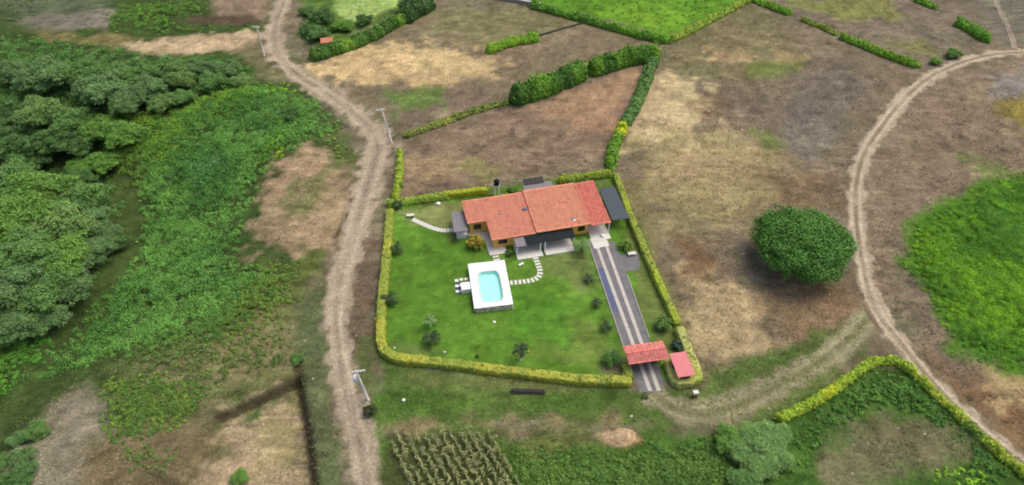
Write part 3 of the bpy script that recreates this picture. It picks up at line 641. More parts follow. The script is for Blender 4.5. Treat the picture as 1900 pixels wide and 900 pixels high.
# veranda with dark roof
B = Buf(); pr = [(4.15, .5), (15.3, .5), (15.3, -2.1), (4.15, -2.1)]
B.prism([(6.0, .5), (15.3, .5), (15.3, -2.1), (6.0, -2.1)], [2.42, 2.42, 2.2, 2.2], [2.5, 2.5, 2.28, 2.28])
for i in range(24): u = 6.1+i*.39; B.prism([(u, .48), (u+.06, .48), (u+.06, -2.08), (u, -2.08)], [2.5, 2.5, 2.28, 2.28], [2.53, 2.53, 2.31, 2.31])
part(B, 'veranda_roof', M['darkgreen'], house, 'dark sheet roof over the veranda')
B = Buf(); B.prism([(4.1, .5), (5.985, .5), (5.985, -2.25), (4.1, -2.25)], [2.38, 2.38, 2.16, 2.16], [2.47, 2.47, 2.25, 2.25]); part(B, 'veranda_roof', M['greymetal'], house, 'grey end of the veranda roof')
for u in (4.3, 8.7, 9.6, 15.1):
    B = Buf(); B.box((u, -1.95, 1.16), (.22, .22, 2.0)); part(B, 'pillar', M['white'], house)
for nm, u0, u1 in (('veranda_floor', 4.1, 8.9), ('veranda_floor', 9.4, 14.9)):
    B = Buf(); B.prism([(u0, -3.4), (u1, -3.4), (u1, .58), (u0, .58)], -.1, .2); part(B, nm, M['concrete'], house)
    B = Buf(); B.box(((u0+u1)/2, -3.42, .12), (u1-u0-.02, .1, .3)); part(B, 'step', M['white'], house)
# rear annex with grey roof and black panels
B = Buf(); B.box((11.9, 12.2, 1.5), (5.2, 2.2, 2.9)); part(B, 'rear_wall', M['yellow'], house)
B = Buf(); B.prism([(9.0, 11.05), (14.8, 11.05), (14.8, 13.4), (9.0, 13.4)], [3.3, 3.3, 3.0, 3.0], [3.42, 3.42, 3.12, 3.12]); an = part(B, 'rear_roof', M['greymetal'], house, 'grey lean-to roof at the back')
for i in range(4):
    B = Buf(); u = 9.3+i*1.02; B.prism([(u, 13.0), (u+.98, 13.0), (u+.98, 14.6), (u, 14.6)], [3.15, 3.15, 3.5, 3.5], [3.2, 3.2, 3.56, 3.56]); part(B, 'panel', M['black'], an)
# left lean-to
B = Buf(); P = [hloc(a, b, 2.4) for a, b in ((837, 394), (861, 391), (868, 428), (842, 431))]; B.prism(P, 2.34, 2.42); lt = part(B, 'lean_to_roof', M['greymetal'], house, 'grey sheet roof by the left wing')
for p in P:
    B = Buf(); c = np.mean(P, axis=0); q = np.array(p)*.93+c*.07; B.box((q[0], q[1], 1.16), (.1, .1, 2.34)); part(B, 'post', M['wood'], house)
B = Buf(); P = [hloc(a, b, .8) for a, b in ((846, 428), (866, 424), (869, 436), (848, 438))]; B.prism(P, 0, .85); part(B, 'wash_counter', M['white'], house)
B = Buf(); P = [hloc(a, b, .1) for a, b in ((866, 424), (880, 424), (903, 436), (905, 447), (870, 437))]; B.prism(P, -.1, .1); part(B, 'paving', M['concrete'], house)
# shade roof at the right end: own thing
sx = [ray(a, b, 2.4) for a, b in ((1112, 351), (1140, 346), (1168, 405), (1136, 409))]
sr = thing('shade_canopy', 'flat dark grey canopy between the garage end and hedge', 'canopy', (float(np.mean([p[0] for p in sx])), float(np.mean([p[1] for p in sx])), 0))
sp = [(p[0]-sr.location.x, p[1]-sr.location.y) for p in sx]
B = Buf(); B.prism(sp, 2.34, 2.42); part(B, 'canopy_sheet', M['shade'], sr)
for p in sp:
    B = Buf(); B.box((p[0]*.94, p[1]*.94, 1.16), (.1, .1, 2.33)); part(B, 'post', M['wood'], sr)

# ---------------------------------------------------------------- pool
pool = thing('swimming_pool', 'raised white pool terrace with a pale turquoise pool', 'swimming pool', (pc[0], pc[1], 0), POOL_A)
DZ = 1.25; HW, HD = 3.3, 5.2
def ploc(px, py, z):
    x, y = ray(px, py, z); d = np.array([x-pc[0], y-pc[1]]); return float(d@pu), float(d@pv)
# pool outline (rounded on the left, straight right side with an inner step)
cu, cv_ = ploc(910, 531, DZ); a0, b0 = 1.9, 3.55
out = []
for k in range(48):
    t = 2*math.pi*k/48; c, s = math.cos(t), math.sin(t); out.append((cu+a0*math.copysign(abs(c)**.4, c), cv_+b0*math.copysign(abs(s)**.4, s)))
n = len(out)
def rect_pt(t):
    c, s = math.cos(t), math.sin(t); k = 1/max(abs(c)/HW, abs(s)/HD); return (c*k, s*k)
ring = []
ang = [math.atan2(p[1], p[0]) for p in out]
ca = [math.atan2(HD*j, HW*i) for i, j in ((1, 1), (-1, 1), (-1, -1), (1, -1))]
for a in ang: ring.append(list(rect_pt(a)))
for a, (i, j) in zip(ca, ((1, 1), (-1, 1), (-1, -1), (1, -1))):
    k = min(range(n), key=lambda q: abs((ang[q]-a+math.pi) % (2*math.pi)-math.pi)); ring[k] = [HW*i, HD*j]
B = Buf(); V = [(p[0], p[1], DZ) for p in out]+[(p[0], p[1], DZ) for p in ring]+[(p[0], p[1], DZ-.14) for p in ring]+[(p[0], p[1], DZ-.14) for p in out]
F = [[i, n+i, n+(i+1) % n, (i+1) % n] for i in range(n)]+[[n+i, 2*n+i, 2*n+(i+1) % n, n+(i+1) % n] for i in range(n)]+[[3*n+i, i, (i+1) % n, 3*n+(i+1) % n] for i in range(n)]
B.add(V, F); part(B, 'deck', M['white'], pool)
B = Buf(); V = [(cu+(p[0]-cu)*f_, cv_+(p[1]-cv_)*h_, z_) for f_, h_, z_ in ((.985, .99, DZ-.05), (.985, .99, DZ+.04), (1.10, 1.05, DZ+.04), (1.10, 1.05, DZ+.004)) for p in out]
B.add(V, [[k*n+i, k*n+(i+1) % n, (k+1)*n+(i+1) % n, (k+1)*n+i] for k in range(3) for i in range(n)]); part(B, 'coping', M['concrete'], pool)
B = Buf(); V = [(p[0], p[1], DZ-.141) for p in out]+[(cu+(p[0]-cu)*.97, cv_+(p[1]-cv_)*.97, .62) for p in out]+[(cu, cv_, .55)]
B.add(V, [[i, (i+1) % n, n+(i+1) % n, n+i] for i in range(n)]); m0 = B.n-len(V); B.Tr.append(np.array([[n+i, n+(i+1) % n, 2*n] for i in range(n)])+m0); part(B, 'basin', M['poolblue'], pool)
B = Buf(); V = [(cu+(p[0]-cu)*.998, cv_+(p[1]-cv_)*.998, DZ-.2) for p in out]+[(cu, cv_, DZ-.2)]
B.add(V, [[i, (i+1) % n, n] for i in range(n)]); part(B, 'water', M['water'], pool)
base = Buf(); t = .3
for s in (-1, 1):
    base.box((0, s*(HD-t/2-.12), .4), (2*HW-.24, t, 1.4)); base.box((s*(HW-t/2-.12), 0, .4), (t, 2*HD-.9, 1.4))
bw = part(base, 'base_wall', M['greyconcrete'], pool)
stone_me = []
for k in range(5):
    g = np.random.default_rng(50+k); Bs = Buf(); m = 7; V = []
    for zz, r in ((-.5, .7), (0, 1.0), (.5, .75)):
        for q in range(m): a = 2*math.pi*q/m; V.append((r*math.cos(a)*.5*(.8+.4*g.random()), zz*.8, r*math.sin(a)*.5*(.8+.4*g.random())))
    V += [(0, -.5, 0), (0, .5, 0)]
    Bs.add(V, [[r*m+q, r*m+(q+1) % m, (r+1)*m+(q+1) % m, (r+1)*m+q] for r in range(2) for q in range(m)])
    Bs.Tr += [np.array([[q, 3*m, (q+1) % m] for q in range(m)]+[[2*m+q, 2*m+(q+1) % m, 3*m+1] for q in range(m)][::1])+Bs.n-len(V)]
    stone_me.append(Bs.mesh('stone', M['stone'], True))
g = np.random.default_rng(3)
for row in range(4):
    u = -HW+.25
    while u < HW-.2:
        wdt = .28+.25*g.random(); o = link('stone', stone_me[g.integers(5)], bw, (u+wdt/2, -HD+.08-.05*g.random(), .12+row*.3+.05*g.random()))
        o.scale = (wdt*1.15, .22, .34+.06*g.random()); o.rotation_euler = (0, g.normal()*.15, 0); u += wdt
for row in range(4):
    v = -HD+.3
    while v < HD-.4:
        wdt = .35+.3*g.random(); o = link('stone', stone_me[g.integers(5)], bw, (-HW+.09, v+wdt/2, .13+row*.3)); o.scale = (wdt*1.1, .2, .36); o.rotation_euler = (0, 0, math.pi/2); v += wdt
# side platform with steps
P = [ploc(a, b, .6) for a, b in ((860, 521), (880, 517), (884, 537), (864, 541))]
B = Buf(); B.prism([(-5.0, -.55), (-HW-.01, -.55), (-HW-.01, 1.15), (-5.0, 1.15)], -.1, 1.0); part(B, 'side_platform', M['white'], pool)
pp = P

# ---------------------------------------------------------------- paving slabs
def slabs(name, label, pts, step, size, group=None, h=.06):
    P, s = resample(catmull(W(pts), 6), step); c0 = P.mean(0); r = thing(name, label, 'path', (c0[0], c0[1], 0))
    B = Buf(); g = np.random.default_rng(1)
    B.box((0, 0, h/2-.02), (size[0], size[1], h+.06)); me = B.mesh('paving_slab', M['concrete'])
    d = np.gradient(P, axis=0)
    for p, q in zip(P, d):
        o = link('paving_slab', me, r, (p[0]-c0[0], p[1]-c0[1], .012*g.random()), math.atan2(q[1], q[0])+g.normal()*.03)
    return r
slabs('stepping_path', 'curved row of pale slabs from veranda round to pool', [(992, 474), (997, 488), (1002, 502), (1000, 513), (988, 520), (970, 523), (949, 525)], .72, (.48, 1.0))
slabs('stepping_path', 'short straight row of pale slabs from terrace to pool', [(916, 466), (919, 474), (922, 482)], .62, (.42, 1.2))
slabs('stepping_path', 'pale slab path slanting from the left hedge to the house', [(768, 408), (785, 416), (805, 424), (822, 428), (838, 427)], .62, (.54, .95))
pad = thing('slab_patch', 'checkered patch of white slabs beside the pool steps', 'paving', (*G(852, 529), 0), POOL_A)
B = Buf(); B.box((0, 0, .04), (.62, .5, .1)); me = B.mesh('paving_slab', M['white'])
for px, py in ((847, 521), (856, 519), (865, 518), (874, 516), (848, 531), (856, 530), (849, 541), (857, 540)):
    x, y = G(px, py); d = np.array([x-pad.location.x, y-pad.location.y]); link('paving_slab', me, pad, (float(d@pu), float(d@pv), .01*rng.random()))
B = Buf(); B.box((.35, -.7, .016), (2.2, 2.6, .03)); part(B, 'gravel_bed', M['shade'], pad)

# ---------------------------------------------------------------- driveway
dv = tag(link('driveway', None, None, (*G(1150, 560), 0)), kind='structure')
def dstrip(nm, L_, Rr, z0, z1, mk):
    P = [np.array(G(*p))-np.array(dv.location[:2]) for p in L_+Rr[::-1]]; B = Buf(); B.prism([tuple(p) for p in P], z0, z1); return part(B, nm, M[mk], dv)
def lerp(a, b, y): return (a[0]+(b[0]-a[0])*(y-a[1])/(b[1]-a[1]), y)
e1 = ((1096, 460), (1186, 728)); e2 = ((1144.6, 460), (1239, 728)); t1 = ((1109, 460), (1207, 727)); t2 = ((1126.5, 460), (1222, 724))
ys = [448, 640, 728]
dstrip('asphalt', [lerp(*e1, y) for y in (448, 728)], [lerp(*e2, y) for y in (448, 728)], -.1, .05, 'asphalt')
for t_ in (t1, t2):
    for y0, y1 in ((452, 500), (500, 552), (552, 608), (608, 666), (666, 726)):
        L_ = [lerp(*t_, y0+.3), lerp(*t_, y1-.3)]; w0 = 6.6
        dstrip('concrete_track', [(p[0]-w0/2*(.85+.3*(p[1]-450)/280), p[1]) for p in L_], [(p[0]+w0/2*(.85+.3*(p[1]-450)/280), p[1]) for p in L_], 0, .065, 'track')
dstrip('kerb', [(lerp(*e1, y)[0]-2, y) for y in (448, 650)], [(lerp(*e1, y)[0], y) for y in (448, 650)], -.1, .16, 'greyconcrete')
dstrip('kerb', [(lerp(*e2, y)[0], y) for y in (510, 628)], [(lerp(*e2, y)[0]+2, y) for y in (510, 628)], -.1, .16, 'greyconcrete')
dstrip('gravel_strip', [(lerp(*e1, y)[0]+.4, y) for y in (498, 580)], [(lerp(*t1, y)[0]-4.0, y) for y in (498, 580)], 0, .06, 'bluegrey')
dstrip('apron', [(1094, 443), (1103, 462)], [(1122, 437), (1131, 456)], -.1, .075, 'concrete')
dstrip('parking_bay', [(1145.5, 472), (1159, 506)], [(1185, 468), (1188, 500)], -.1, .045, 'asphalt')

# ---------------------------------------------------------------- gate and booth
gp = [ray(a, b, 2.9) for a, b in ((1157, 643), (1230, 632), (1239, 665), (1168, 674))]
gc = np.mean(gp, axis=0); ga = R(9.6); gate = thing('entrance_gate', 'gateway with a speckled red tiled roof across the driveway', 'gate', (gc[0], gc[1], 0), ga)
def gable(Lh, Wh, z0, rise, base, parent, seed):
    for s in (0, 1):
        Bq = tiled(-Lh, Lh, -Wh, -.004, z0, z0+rise, base, .22, .3, 4, .24, seed=seed+s)
        me = Bq.mesh('roof', M['tile'], True)
        if s: me.transform(Matrix.Rotation(math.pi, 4, 'Z'))
        link('roof', me, parent)
gable(3.25, 1.72, 2.75, .38, (252, 154, 142), gate, 20)
B = Buf()
for k in range(16): B.tube([(-3.2+k*.4, 0, 3.15), (-2.77+k*.4, 0, 3.15)], [.13, .11], 8, lin((214, 122, 112))*(.85+.3*rng.random()))
part(B, 'ridge_cap', M['tile'], gate, None, True)
for u in (-2.4, 2.4):
    B = Buf(); B.box((u, 0, 1.36), (.55, .9, 2.75)); part(B, 'pillar', M['yellow'], gate)
for s in (-1, 1):
    B = Buf(); B.box((s*1.05, .3, 1.1), (2.05, .06, 1.9)); lf = part(B, 'gate_leaf', M['brick'], gate)
    for q in range(7):
        Bq = Buf(); Bq.box((s*1.05-.9+q*.3, .255, 1.1), (.2, .03, 1.84)); part(Bq, 'board', M['wood'], lf)
bp_ = [ray(a, b, 2.5) for a, b in ((1241, 658), (1272, 653), (1290, 696), (1259, 700))]; bc = np.mean(bp_, axis=0)
booth = thing('gate_booth', 'small booth under a plain pink sheet roof by the gate', 'booth', (bc[0], bc[1], 0), ga)
B = Buf(); B.box((0, 0, 1.15), (2.2, 3.6, 2.4)); part(B, 'wall', M['yellow'], booth)
B = Buf(); B.prism([(-1.35, -2.15), (1.35, -2.15), (1.35, 2.15), (-1.35, 2.15)], [2.42, 2.42, 2.62, 2.62], [2.5, 2.5, 2.7, 2.7])
for q in range(9): u = -1.3+q*.315; B.prism([(u, -2.14), (u+.08, -2.14), (u+.08, 2.14), (u, 2.14)], [2.5, 2.5, 2.7, 2.7], [2.53, 2.53, 2.73, 2.73])
part(B, 'roof', M['pink'], booth)
B = Buf(); B.box((0, -1.81, 1.5), (1.5, .05, 1.3)); wd_ = part(B, 'window', M['glass'], booth); B = Buf(); B.box((0, -1.83, .78), (1.7, .16, .08)); part(B, 'sill', M['concrete'], wd_)
B = Buf(); B.box((-1.12, .3, 1.05), (.05, .9, 2.0)); part(B, 'door', M['wood'], booth)

# ---------------------------------------------------------------- water tank, poles, small things
x, y = G(922, 363); tk = thing('water_tank', 'black water tank raised on white posts behind the house', 'water tank', (x, y, 0), R(13))
for i in (-1, 1):
    for j in (-1, 1):
        B = Buf(); B.box((i*.45, j*.45, 1.4), (.18, .18, 2.9)); part(B, 'post', M['white'], tk)
B = Buf(); B.box((0, 0, 2.9), (1.4, 1.4, .12)); part(B, 'platform', M['greyconcrete'], tk)
B = Buf(); B.tube([(0, 0, 2.97), (0, 0, 3.0), (0, 0, 3.85), (0, 0, 4.1), (0, 0, 4.16)], [.5, .58, .58, .3, .22], 16); tb = part(B, 'tank', M['black'], tk, None, True)
B = Buf(); B.tube([(0, 0, 4.17), (0, 0, 4.22)], [.26, .26], 12); part(B, 'lid', M['black'], tb)
def pole(px, py, h, label, arm_a, trans=False, top=None):
    x, y, z = GZ(px, py); r = thing('utility_pole', label, 'utility pole', (x, y, z), 0, 'utility poles beside the main road')
    tx, ty = ray(top[0], top[1], z+h); lx, ly = tx-x, ty-y; k = .35*h; m = math.hypot(lx, ly); f = min(1, .12*h/max(m, 1e-6)); lx *= f; ly *= f
    B = Buf(); B.tube([(0, 0, -.5), (lx/2, ly/2, h/2), (lx, ly, h)], [.24, .20, .16], 10); part(B, 'pole', M['pole'], r, None, True)
    ax, ay = math.cos(arm_a), math.sin(arm_a); B = Buf(); B.box((lx+.3*ax, ly+.3*ay, h-.25), (2.0, .2, .2), arm_a); ca_ = part(B, 'crossarm', M['pole'], r)
    for t in (-.5, .2, 1.1):
        B = Buf(); B.tube([(lx+t*ax, ly+t*ay, h-.18), (lx+t*ax, ly+t*ay, h-.05), (lx+t*ax, ly+t*ay, h+.06)], [.05, .09, .05], 8); part(B, 'insulator', M['white'], ca_, None, True)
    if trans:
        B = Buf(); tx_, ty_ = lx*.75-.55, ly*.75+.1; B.tube([(tx_, ty_, h*.66), (tx_, ty_, h*.66+.06), (tx_, ty_, h*.66+.95), (tx_, ty_, h*.66+1.05)], [.3, .4, .4, .3], 14); tr = part(B, 'transformer', M['white'], r, None, True)
        B = Buf(); B.box((tx_+.3, ty_, h*.66+.5), (.4, .12, .12)); part(B, 'bracket', M['greymetal'], tr)
        for s in (-.18, .18):
            B = Buf(); B.tube([(tx_+s, ty_, h*.66+1.04), (tx_+s, ty_, h*.66+1.3)], [.06, .05], 8); part(B, 'bushing', M['greymetal'], tr)
pole(490, 103, 8.5, 'slender pale pole farthest up the road at its left verge', R(170), top=(477, 50))
pole(727, 265, 9.0, 'tall pale pole on the bend above the garden', R(190), top=(703, 203))
pole(683, 742, 8.0, 'pale pole carrying a white transformer by the lower road', R(10), True, top=(660, 688))
# dark scrub at the foot of the transformer pole
bush(686, 762, 1.1, 1.5, (58, 62, 40), 'dark brownish bush at the foot of the transformer pole', n=30, per=22)
x, y = G(1288, 737); mp = thing('meter_pillar', 'squat brown pillar with a pale cap outside the booth hedge', 'pillar', (x, y, 0), R(10))
B = Buf(); B.box((0, 0, .55), (.6, .5, 1.15)); part(B, 'shaft', M['brick'], mp); B = Buf(); B.box((0, 0, 1.3), (.8, .62, .36)); part(B, 'cap_box', M['concrete'], mp)
x, y = G(980, 728); B = Buf(); rb = np.random.default_rng(2)
lg = thing('log_pile', 'low dark pile of timber on the grass before the front hedge', 'log pile', (x, y, float(T(x, y))), R(-2))
for k, (dy, dz, ln) in enumerate(((-.28, .16, 5.0), (.02, .17, 5.4), (.3, .15, 4.6), (-.12, .44, 4.6), (.17, .43, 4.9))):
    B = Buf(); B.tube([(-ln/2, dy, dz), (0, dy+.03, dz+.01), (ln/2, dy-.02, dz)], [.16, .17, .14], 8); part(B, 'log', M['wood'], lg, None, True)
x, y = G(1172, 473); bn = thing('garden_bench', 'pale concrete bench on the dark parking bay', 'bench', (x, y, 0), R(8))
B = Buf(); B.box((0, 0, .45), (1.5, .75, .12)); part(B, 'seat', M['concrete'], bn)
for s in (-.55, .55):
    B = Buf(); B.box((s, 0, .2), (.14, .6, .38)); part(B, 'leg', M['concrete'], bn)
x, y = G(967, 493); lb = thing('garden_bench', 'small white bench on the lawn between pool and slab path', 'bench', (x, y, 0), R(38))
B = Buf(); B.box((0, 0, .42), (1.0, .36, .1)); part(B, 'seat', M['white'], lb)
for s in (-.35, .35):
    B = Buf(); B.box((s, 0, .19), (.1, .3, .37)); part(B, 'leg', M['white'], lb)
def rock(px, py, r, mk, label, cat, nm, seed, flatz=.7):
    x, y, z = GZ(px, py); me = stone_me[seed % 5].copy(); me.materials.clear(); me.materials.append(M[mk]); o = link(nm, me, None, (x, y, z+r*.45*flatz)); o.scale = (2*r, 2*r, 2*r*flatz); o.rotation_euler = (0, 0, seed); return tag(o, label, cat)
rock(917, 598, .27, 'white', 'round white stone on the lawn just below the pool', 'stone', 'garden_stone', 1)
rock(749, 743, .27, 'white', 'white stone on the grass right of the transformer pole', 'stone', 'garden_stone', 2)
rock(825, 654, .2, 'concrete', 'pale stone by the front hedge, rightmost of that edge', 'stone', 'garden_stone', 3)
rock(732, 646, .18, 'concrete', 'pale stone tucked inside the rounded hedge corner', 'stone', 'garden_stone', 4)
rock(813, 379, .5, 'white', 'white heap beside the row of small posts at the back hedge', 'heap', 'lime_heap', 5)
rock(771, 377, .22, 'white', 'small white stone at the back hedge near the corner shrub', 'stone', 'garden_stone', 6)
rock(1118, 439, .5, 'white', 'white sack lying on the apron before the garage', 'sack', 'sack', 7, .9)
for k in range(6):
    x, y, z = GZ(786+k*3.4, 383-k*.6); B = Buf(); B.tube([(0, 0, -.2), (0, 0, 1.2)], [.06, .05], 6); whole(B, 'wooden_post', M['wood'], 'one of the thin dark posts in a row by the back hedge', 'post', 'thin posts by the back hedge', loc=(x, y, z))
x, y = G(762, 403); B = thing('garden_table', 'pale slab table at the start of the slanting path', 'table', (x, y, 0), R(8))
q = Buf(); q.box((0, 0, .6), (1.5, .6, .1)); part(q, 'tabletop', M['concrete'], B)
for s in (-.55, .55):
    q = Buf(); q.box((s, 0, .27), (.14, .4, .54)); part(q, 'leg', M['greyconcrete'], B)
# little far roof in the trees and a far white wall
x, y = G(607, 76, 1.5); ht_ = thing('hut', 'tiny hut with an orange roof half hidden behind the top hedge', 'hut', (x, y, 0), R(10))
q = Buf(); q.box((0, 0, .9), (2.6, 2.2, 1.8)); part(q, 'wall', M['concrete'], ht_)
for s in (-1, 1):
    q = Buf(); q.prism([(-1.6, 0), (1.6, 0), (1.6, s*1.4), (-1.6, s*1.4)], [2.4, 2.4, 1.75, 1.75], [2.5, 2.5, 1.85, 1.85], lin((226, 150, 118))); part(q, 'roof', M['tile'], ht_)
P = W([(935, 1), (985, 10)]); wl = thing('field_wall', 'low white wall at the end of the meadow hedge', 'wall', (*np.mean(P, axis=0), 0), math.atan2(P[1][1]-P[0][1], P[1][0]-P[0][0]))
q = Buf(); q.box((0, 0, .5), (14, .25, 1.1)); part(q, 'wall_face', M['greyconcrete'], wl); q = Buf(); q.box((0, 0, 1.09), (14.1, .34, .07)); part(q, 'coping', M['white'], wl)
# bank line and stone row in the upper field
P = W([(1002, 66), (1040, 55), (1082, 43)]); q = Buf(); q.tube([(a, b, .1) for a, b in P], .28, 6); o = whole(q, 'earth_bank', M['wood'], 'thin dark earth bank continuing from the short bright hedge', 'bank')
# mound of spoil
x, y, z = GZ(1150, 813); xs = np.linspace(-3.2, 3.2, 33); XX, YY = np.meshgrid(xs, xs*.6); XX = XX.ravel(); YY = YY.ravel()
rr = np.hypot(XX/2.5, YY/1.6)+.7*(fbm(XX/1.2+50, YY/1.2, 3, 3)-.5); zz = .6*np.clip(1-rr*rr, 0, 1)*(.75+.5*fbm(XX+9, YY, 4, 4))-.12*(rr > 1)
mc = lin((198, 172, 134))*(1+.9*(fbm(XX*1.5, YY*1.5, 8, 4)-.5))[:, None]
tag(link('dirt_mound', new_mesh('dirt_mound', np.c_[XX, YY, zz], grid_faces(33, 33), mc, True, (M['soil'],)), None, (x, y, z)), 'pale sandy mound on the rough grass below the gate', 'mound')

# ---------------------------------------------------------------- garden plants
def frond_mesh(col, L=1.25, seed=0):
    g = np.random.default_rng(seed); B = Buf(); ax = []
    for i in range(9):
        t = i/8; ax.append((t*L*.95, 0, .55*math.sin(t*1.9)*L*.55-.38*t*t*L))
    ax = np.array(ax); c = lin(col, LK)
    B.tube(ax, np.linspace(.03, .008, 9), 4, c*.9)
    for i in range(1, 9):
        for s in (-1, 1):
            l = .42*L*math.sin(.35+.8*i/8*2.4)*.8+.08; p = ax[i]; d = np.array([.55, s*.85, -.28]); d /= np.linalg.norm(d)
            q = p+d*l; w_ = np.array([.075, 0, 0])*L; w_ = w_*1.5; B.add([p-w_, p+w_, q+w_*.2], [[0, 1, 2]], c*(.8+.4*g.random()))
    return B.mesh('frond', M['leaf'])
FR = [frond_mesh((42, 60, 30), seed=1), frond_mesh((80, 106, 58), seed=2), frond_mesh((52, 84, 32), seed=3)]
def palm(px, py, h, s, fr, label, nf=11, tr=.11, trc='bark'):
    x, y, z = GZ(px, py); r = thing('palm_tree', label, 'palm', (x, y, z)); r.scale = (s,)*3
    B = Buf(); B.tube([(0, 0, -.1), (.02, 0, h*.5), (0, .03, h)], [tr*1.5, tr, tr*.8], 8); part(B, 'trunk', M[trc], r, None, True)
    for k in range(nf):
        o = link('frond', FR[fr], r, (0, .03, h-.02), 2*math.pi*k/nf*1.0+.4*rng.random()); o.rotation_euler = (0, -.35*(k % 3-.4), o.rotation_euler.z); o.scale = (.85+.3*rng.random(),)*3
    return r
palm(801, 637, 1.2, 1.05, 0, 'dark palm on the lawn nearest the lower left hedge corner', 13)
palm(799, 606, 1.5, .9, 1, 'pale thin palm on the lawn, just above the dark one', 8, .06, 'pole')
palm(966, 668, 2.6, 1.0, 0, 'dark palm with white trunk foot standing by the front hedge', 12, .12, 'pole')
palm(1134, 672, 1.0, 1.15, 2, 'leafy palm beside the gate hedge stub', 13)
palm(1091, 521, .9, .7, 0, 'young palm along the driveway, nearest the house', 8)
palm(1107, 566, .9, .75, 0, 'young palm along the driveway, middle one', 8)
palm(1124, 612, .9, .85, 0, 'young palm along the driveway, nearest the gate', 9)
palm(1079, 468, 1.4, 1.25, 1, 'pale palm at the right corner of the veranda', 11)
palm(737, 468, 1.1, .95, 0, 'dark palm against the upper left hedge', 10)
palm(724, 562, 1.0, 1.05, 0, 'dark palm against the left hedge level with the pool', 11)
bush(956, 655, .28, .4, (196, 190, 60), 'yellow flowering clump left of the white-footed palm', n=8, per=16, leaf=.1)
bush(980, 652, .25, .45, (190, 186, 66), 'yellow flowering clump right of the white-footed palm', n=8, per=16, leaf=.1)
bush(881, 450, 1.75, 2.2, (128, 118, 42), 'round olive-brown bush before the notch of the house', n=60, per=30)
bush(1163, 455, 1.5, 1.5, (96, 122, 50), 'rounded green bush right of the garage apron', n=40, per=26)
bush(1229, 601, 1.5, 2.0, (82, 110, 52), 'tall green bush inside the right hedge above the gate', n=46, per=26)
bush(1257, 640, 1.1, 1.3, (52, 74, 58), 'dark bluish bush behind the pink-roofed booth', n=30, per=24)
bush(737, 380, 1.1, 1.6, (60, 84, 40), 'dark shrub at the top left garden corner', n=34, per=24)
bush(742, 345, .7, 1.3, (96, 126, 48), 'small upright shrub in the hedge above the garden corner', n=20, per=20)
bush(1060, 338, 1.0, 1.0, (78, 110, 46), 'green shrub behind the roof beside the grey annex', n=26, per=22)
bush(1085, 336, 1.0, 1.0, (74, 104, 46), 'green shrub behind the middle roof near the back hedge', n=26, per=22)
bush(950, 352, .9, .9, (80, 108, 50), 'green shrub between the tank stand and grey annex', n=22, per=20)
bush(945, 470, .8, .8, (78, 104, 50), 'low green shrub between terrace and veranda', n=18, per=20)
bush(1245, 680, .5, .9, (110, 136, 56), 'small upright shrub between gate roof and booth', n=12, per=18)
bush(886, 661, .35, .55, (64, 78, 52), 'tiny dark plant by the front hedge', n=10, per=14, leaf=.1)
bush(1197, 735, .5, .5, (76, 92, 56), 'small grassy clump at the driveway mouth', n=10, per=16, leaf=.12)

# ---------------------------------------------------------------- big trees
x, y = G(1490, 500); bt = make_tree(9.2, 9.2, .1, 600, 160, .165, (68, 106, 42), 77, tr=.5, rough=.13, crad=.155)
x, y = G(1491, 456, 4.6)
put_tree('broad_tree', bt, x, y, float(T(x, y)), 1.0, .3, 'huge round dark green tree standing alone beside the right road', 'tree')
PROTO = [make_tree(3.4, 5.0, .7, 230, 90, .12, c, 200+i, crad=.19, rough=.5) for i, c in enumerate(((78, 110, 54), (84, 118, 48), (78, 106, 60), (86, 114, 58), (64, 94, 46), (92, 126, 50), (88, 124, 82)))]
def crown_feather(): 
    B, C = crown_buf(3.4, 5.6, .6, 150, 80, .34, (98, 128, 70), 411, crad=.3, rough=.4, asp=.16); return B.mesh('crown', M['leaf']), trunk_buf(3.0, .2, C, 411).mesh('trunk', M['bark'], True)
PROTO[6] = crown_feather()
def tree_at(px, py, rpx, k, label, group, name='tree', sz=None, cat='tree'):
    """crown centre and crown radius as seen"""
    x, y = G(px, py, 3.0); z = float(T(x, y)); dist = math.sqrt(x*x+y*y+(CAM_H-z)**2); r = rpx/1267*dist*.94
    s = r/3.4; hz = s*.6 if sz is None else s*sz; x, y = G(px, py, 3.0*hz); z = float(T(x, y))
    return put_tree(name, PROTO[k], x, y, z-.1, s, rng.random()*6.28, label, cat, group, hz)
ORD = ('first', 'second', 'third', 'fourth', 'fifth', 'sixth', 'seventh', 'eighth')
def row(lst, text, group, where='from the left'):
    for i, (a, b_, r_, k) in enumerate(sorted(lst)):
        tree_at(a, b_, r_, k, text % (ORD[i]+' '+where), group)
G1 = 'grey-green trees in a line across the upper left slope'
row(((28, 132, 27, 2), (82, 142, 42, 2), (150, 138, 38, 0), (235, 135, 34, 0), (310, 130, 30, 0)), 'dense grey-green tree on the upper left slope, back row, %s', G1)
row(((190, 165, 44, 2), (275, 165, 34, 2), (240, 185, 36, 2)), 'dense grey-green tree on the upper left slope, front row, %s', G1)
G2 = 'loose grey shrubby trees below the sandy path'
row(((335, 145, 28, 3), (365, 125, 24, 2), (392, 150, 24, 0), (420, 128, 24, 2), (445, 150, 20, 3)), 'small loose tree below the sandy path, %s', G2)
row(((300, 190, 26, 3), (340, 180, 20, 0)), 'small loose tree at the lower edge of the sandy path group, %s', G2)
G3 = 'trees shading the dark upper ravine'
row(((75, 210, 40, 3), (20, 205, 30, 4), (130, 225, 36, 0), (0, 235, 30, 4), (190, 240, 34, 1), (235, 250, 34, 1)), 'tree over the upper ravine, farther row, %s', G3)
row(((30, 260, 38, 4), (95, 262, 38, 4), (150, 262, 32, 4)), 'dark tree over the upper ravine, middle row, %s', G3)
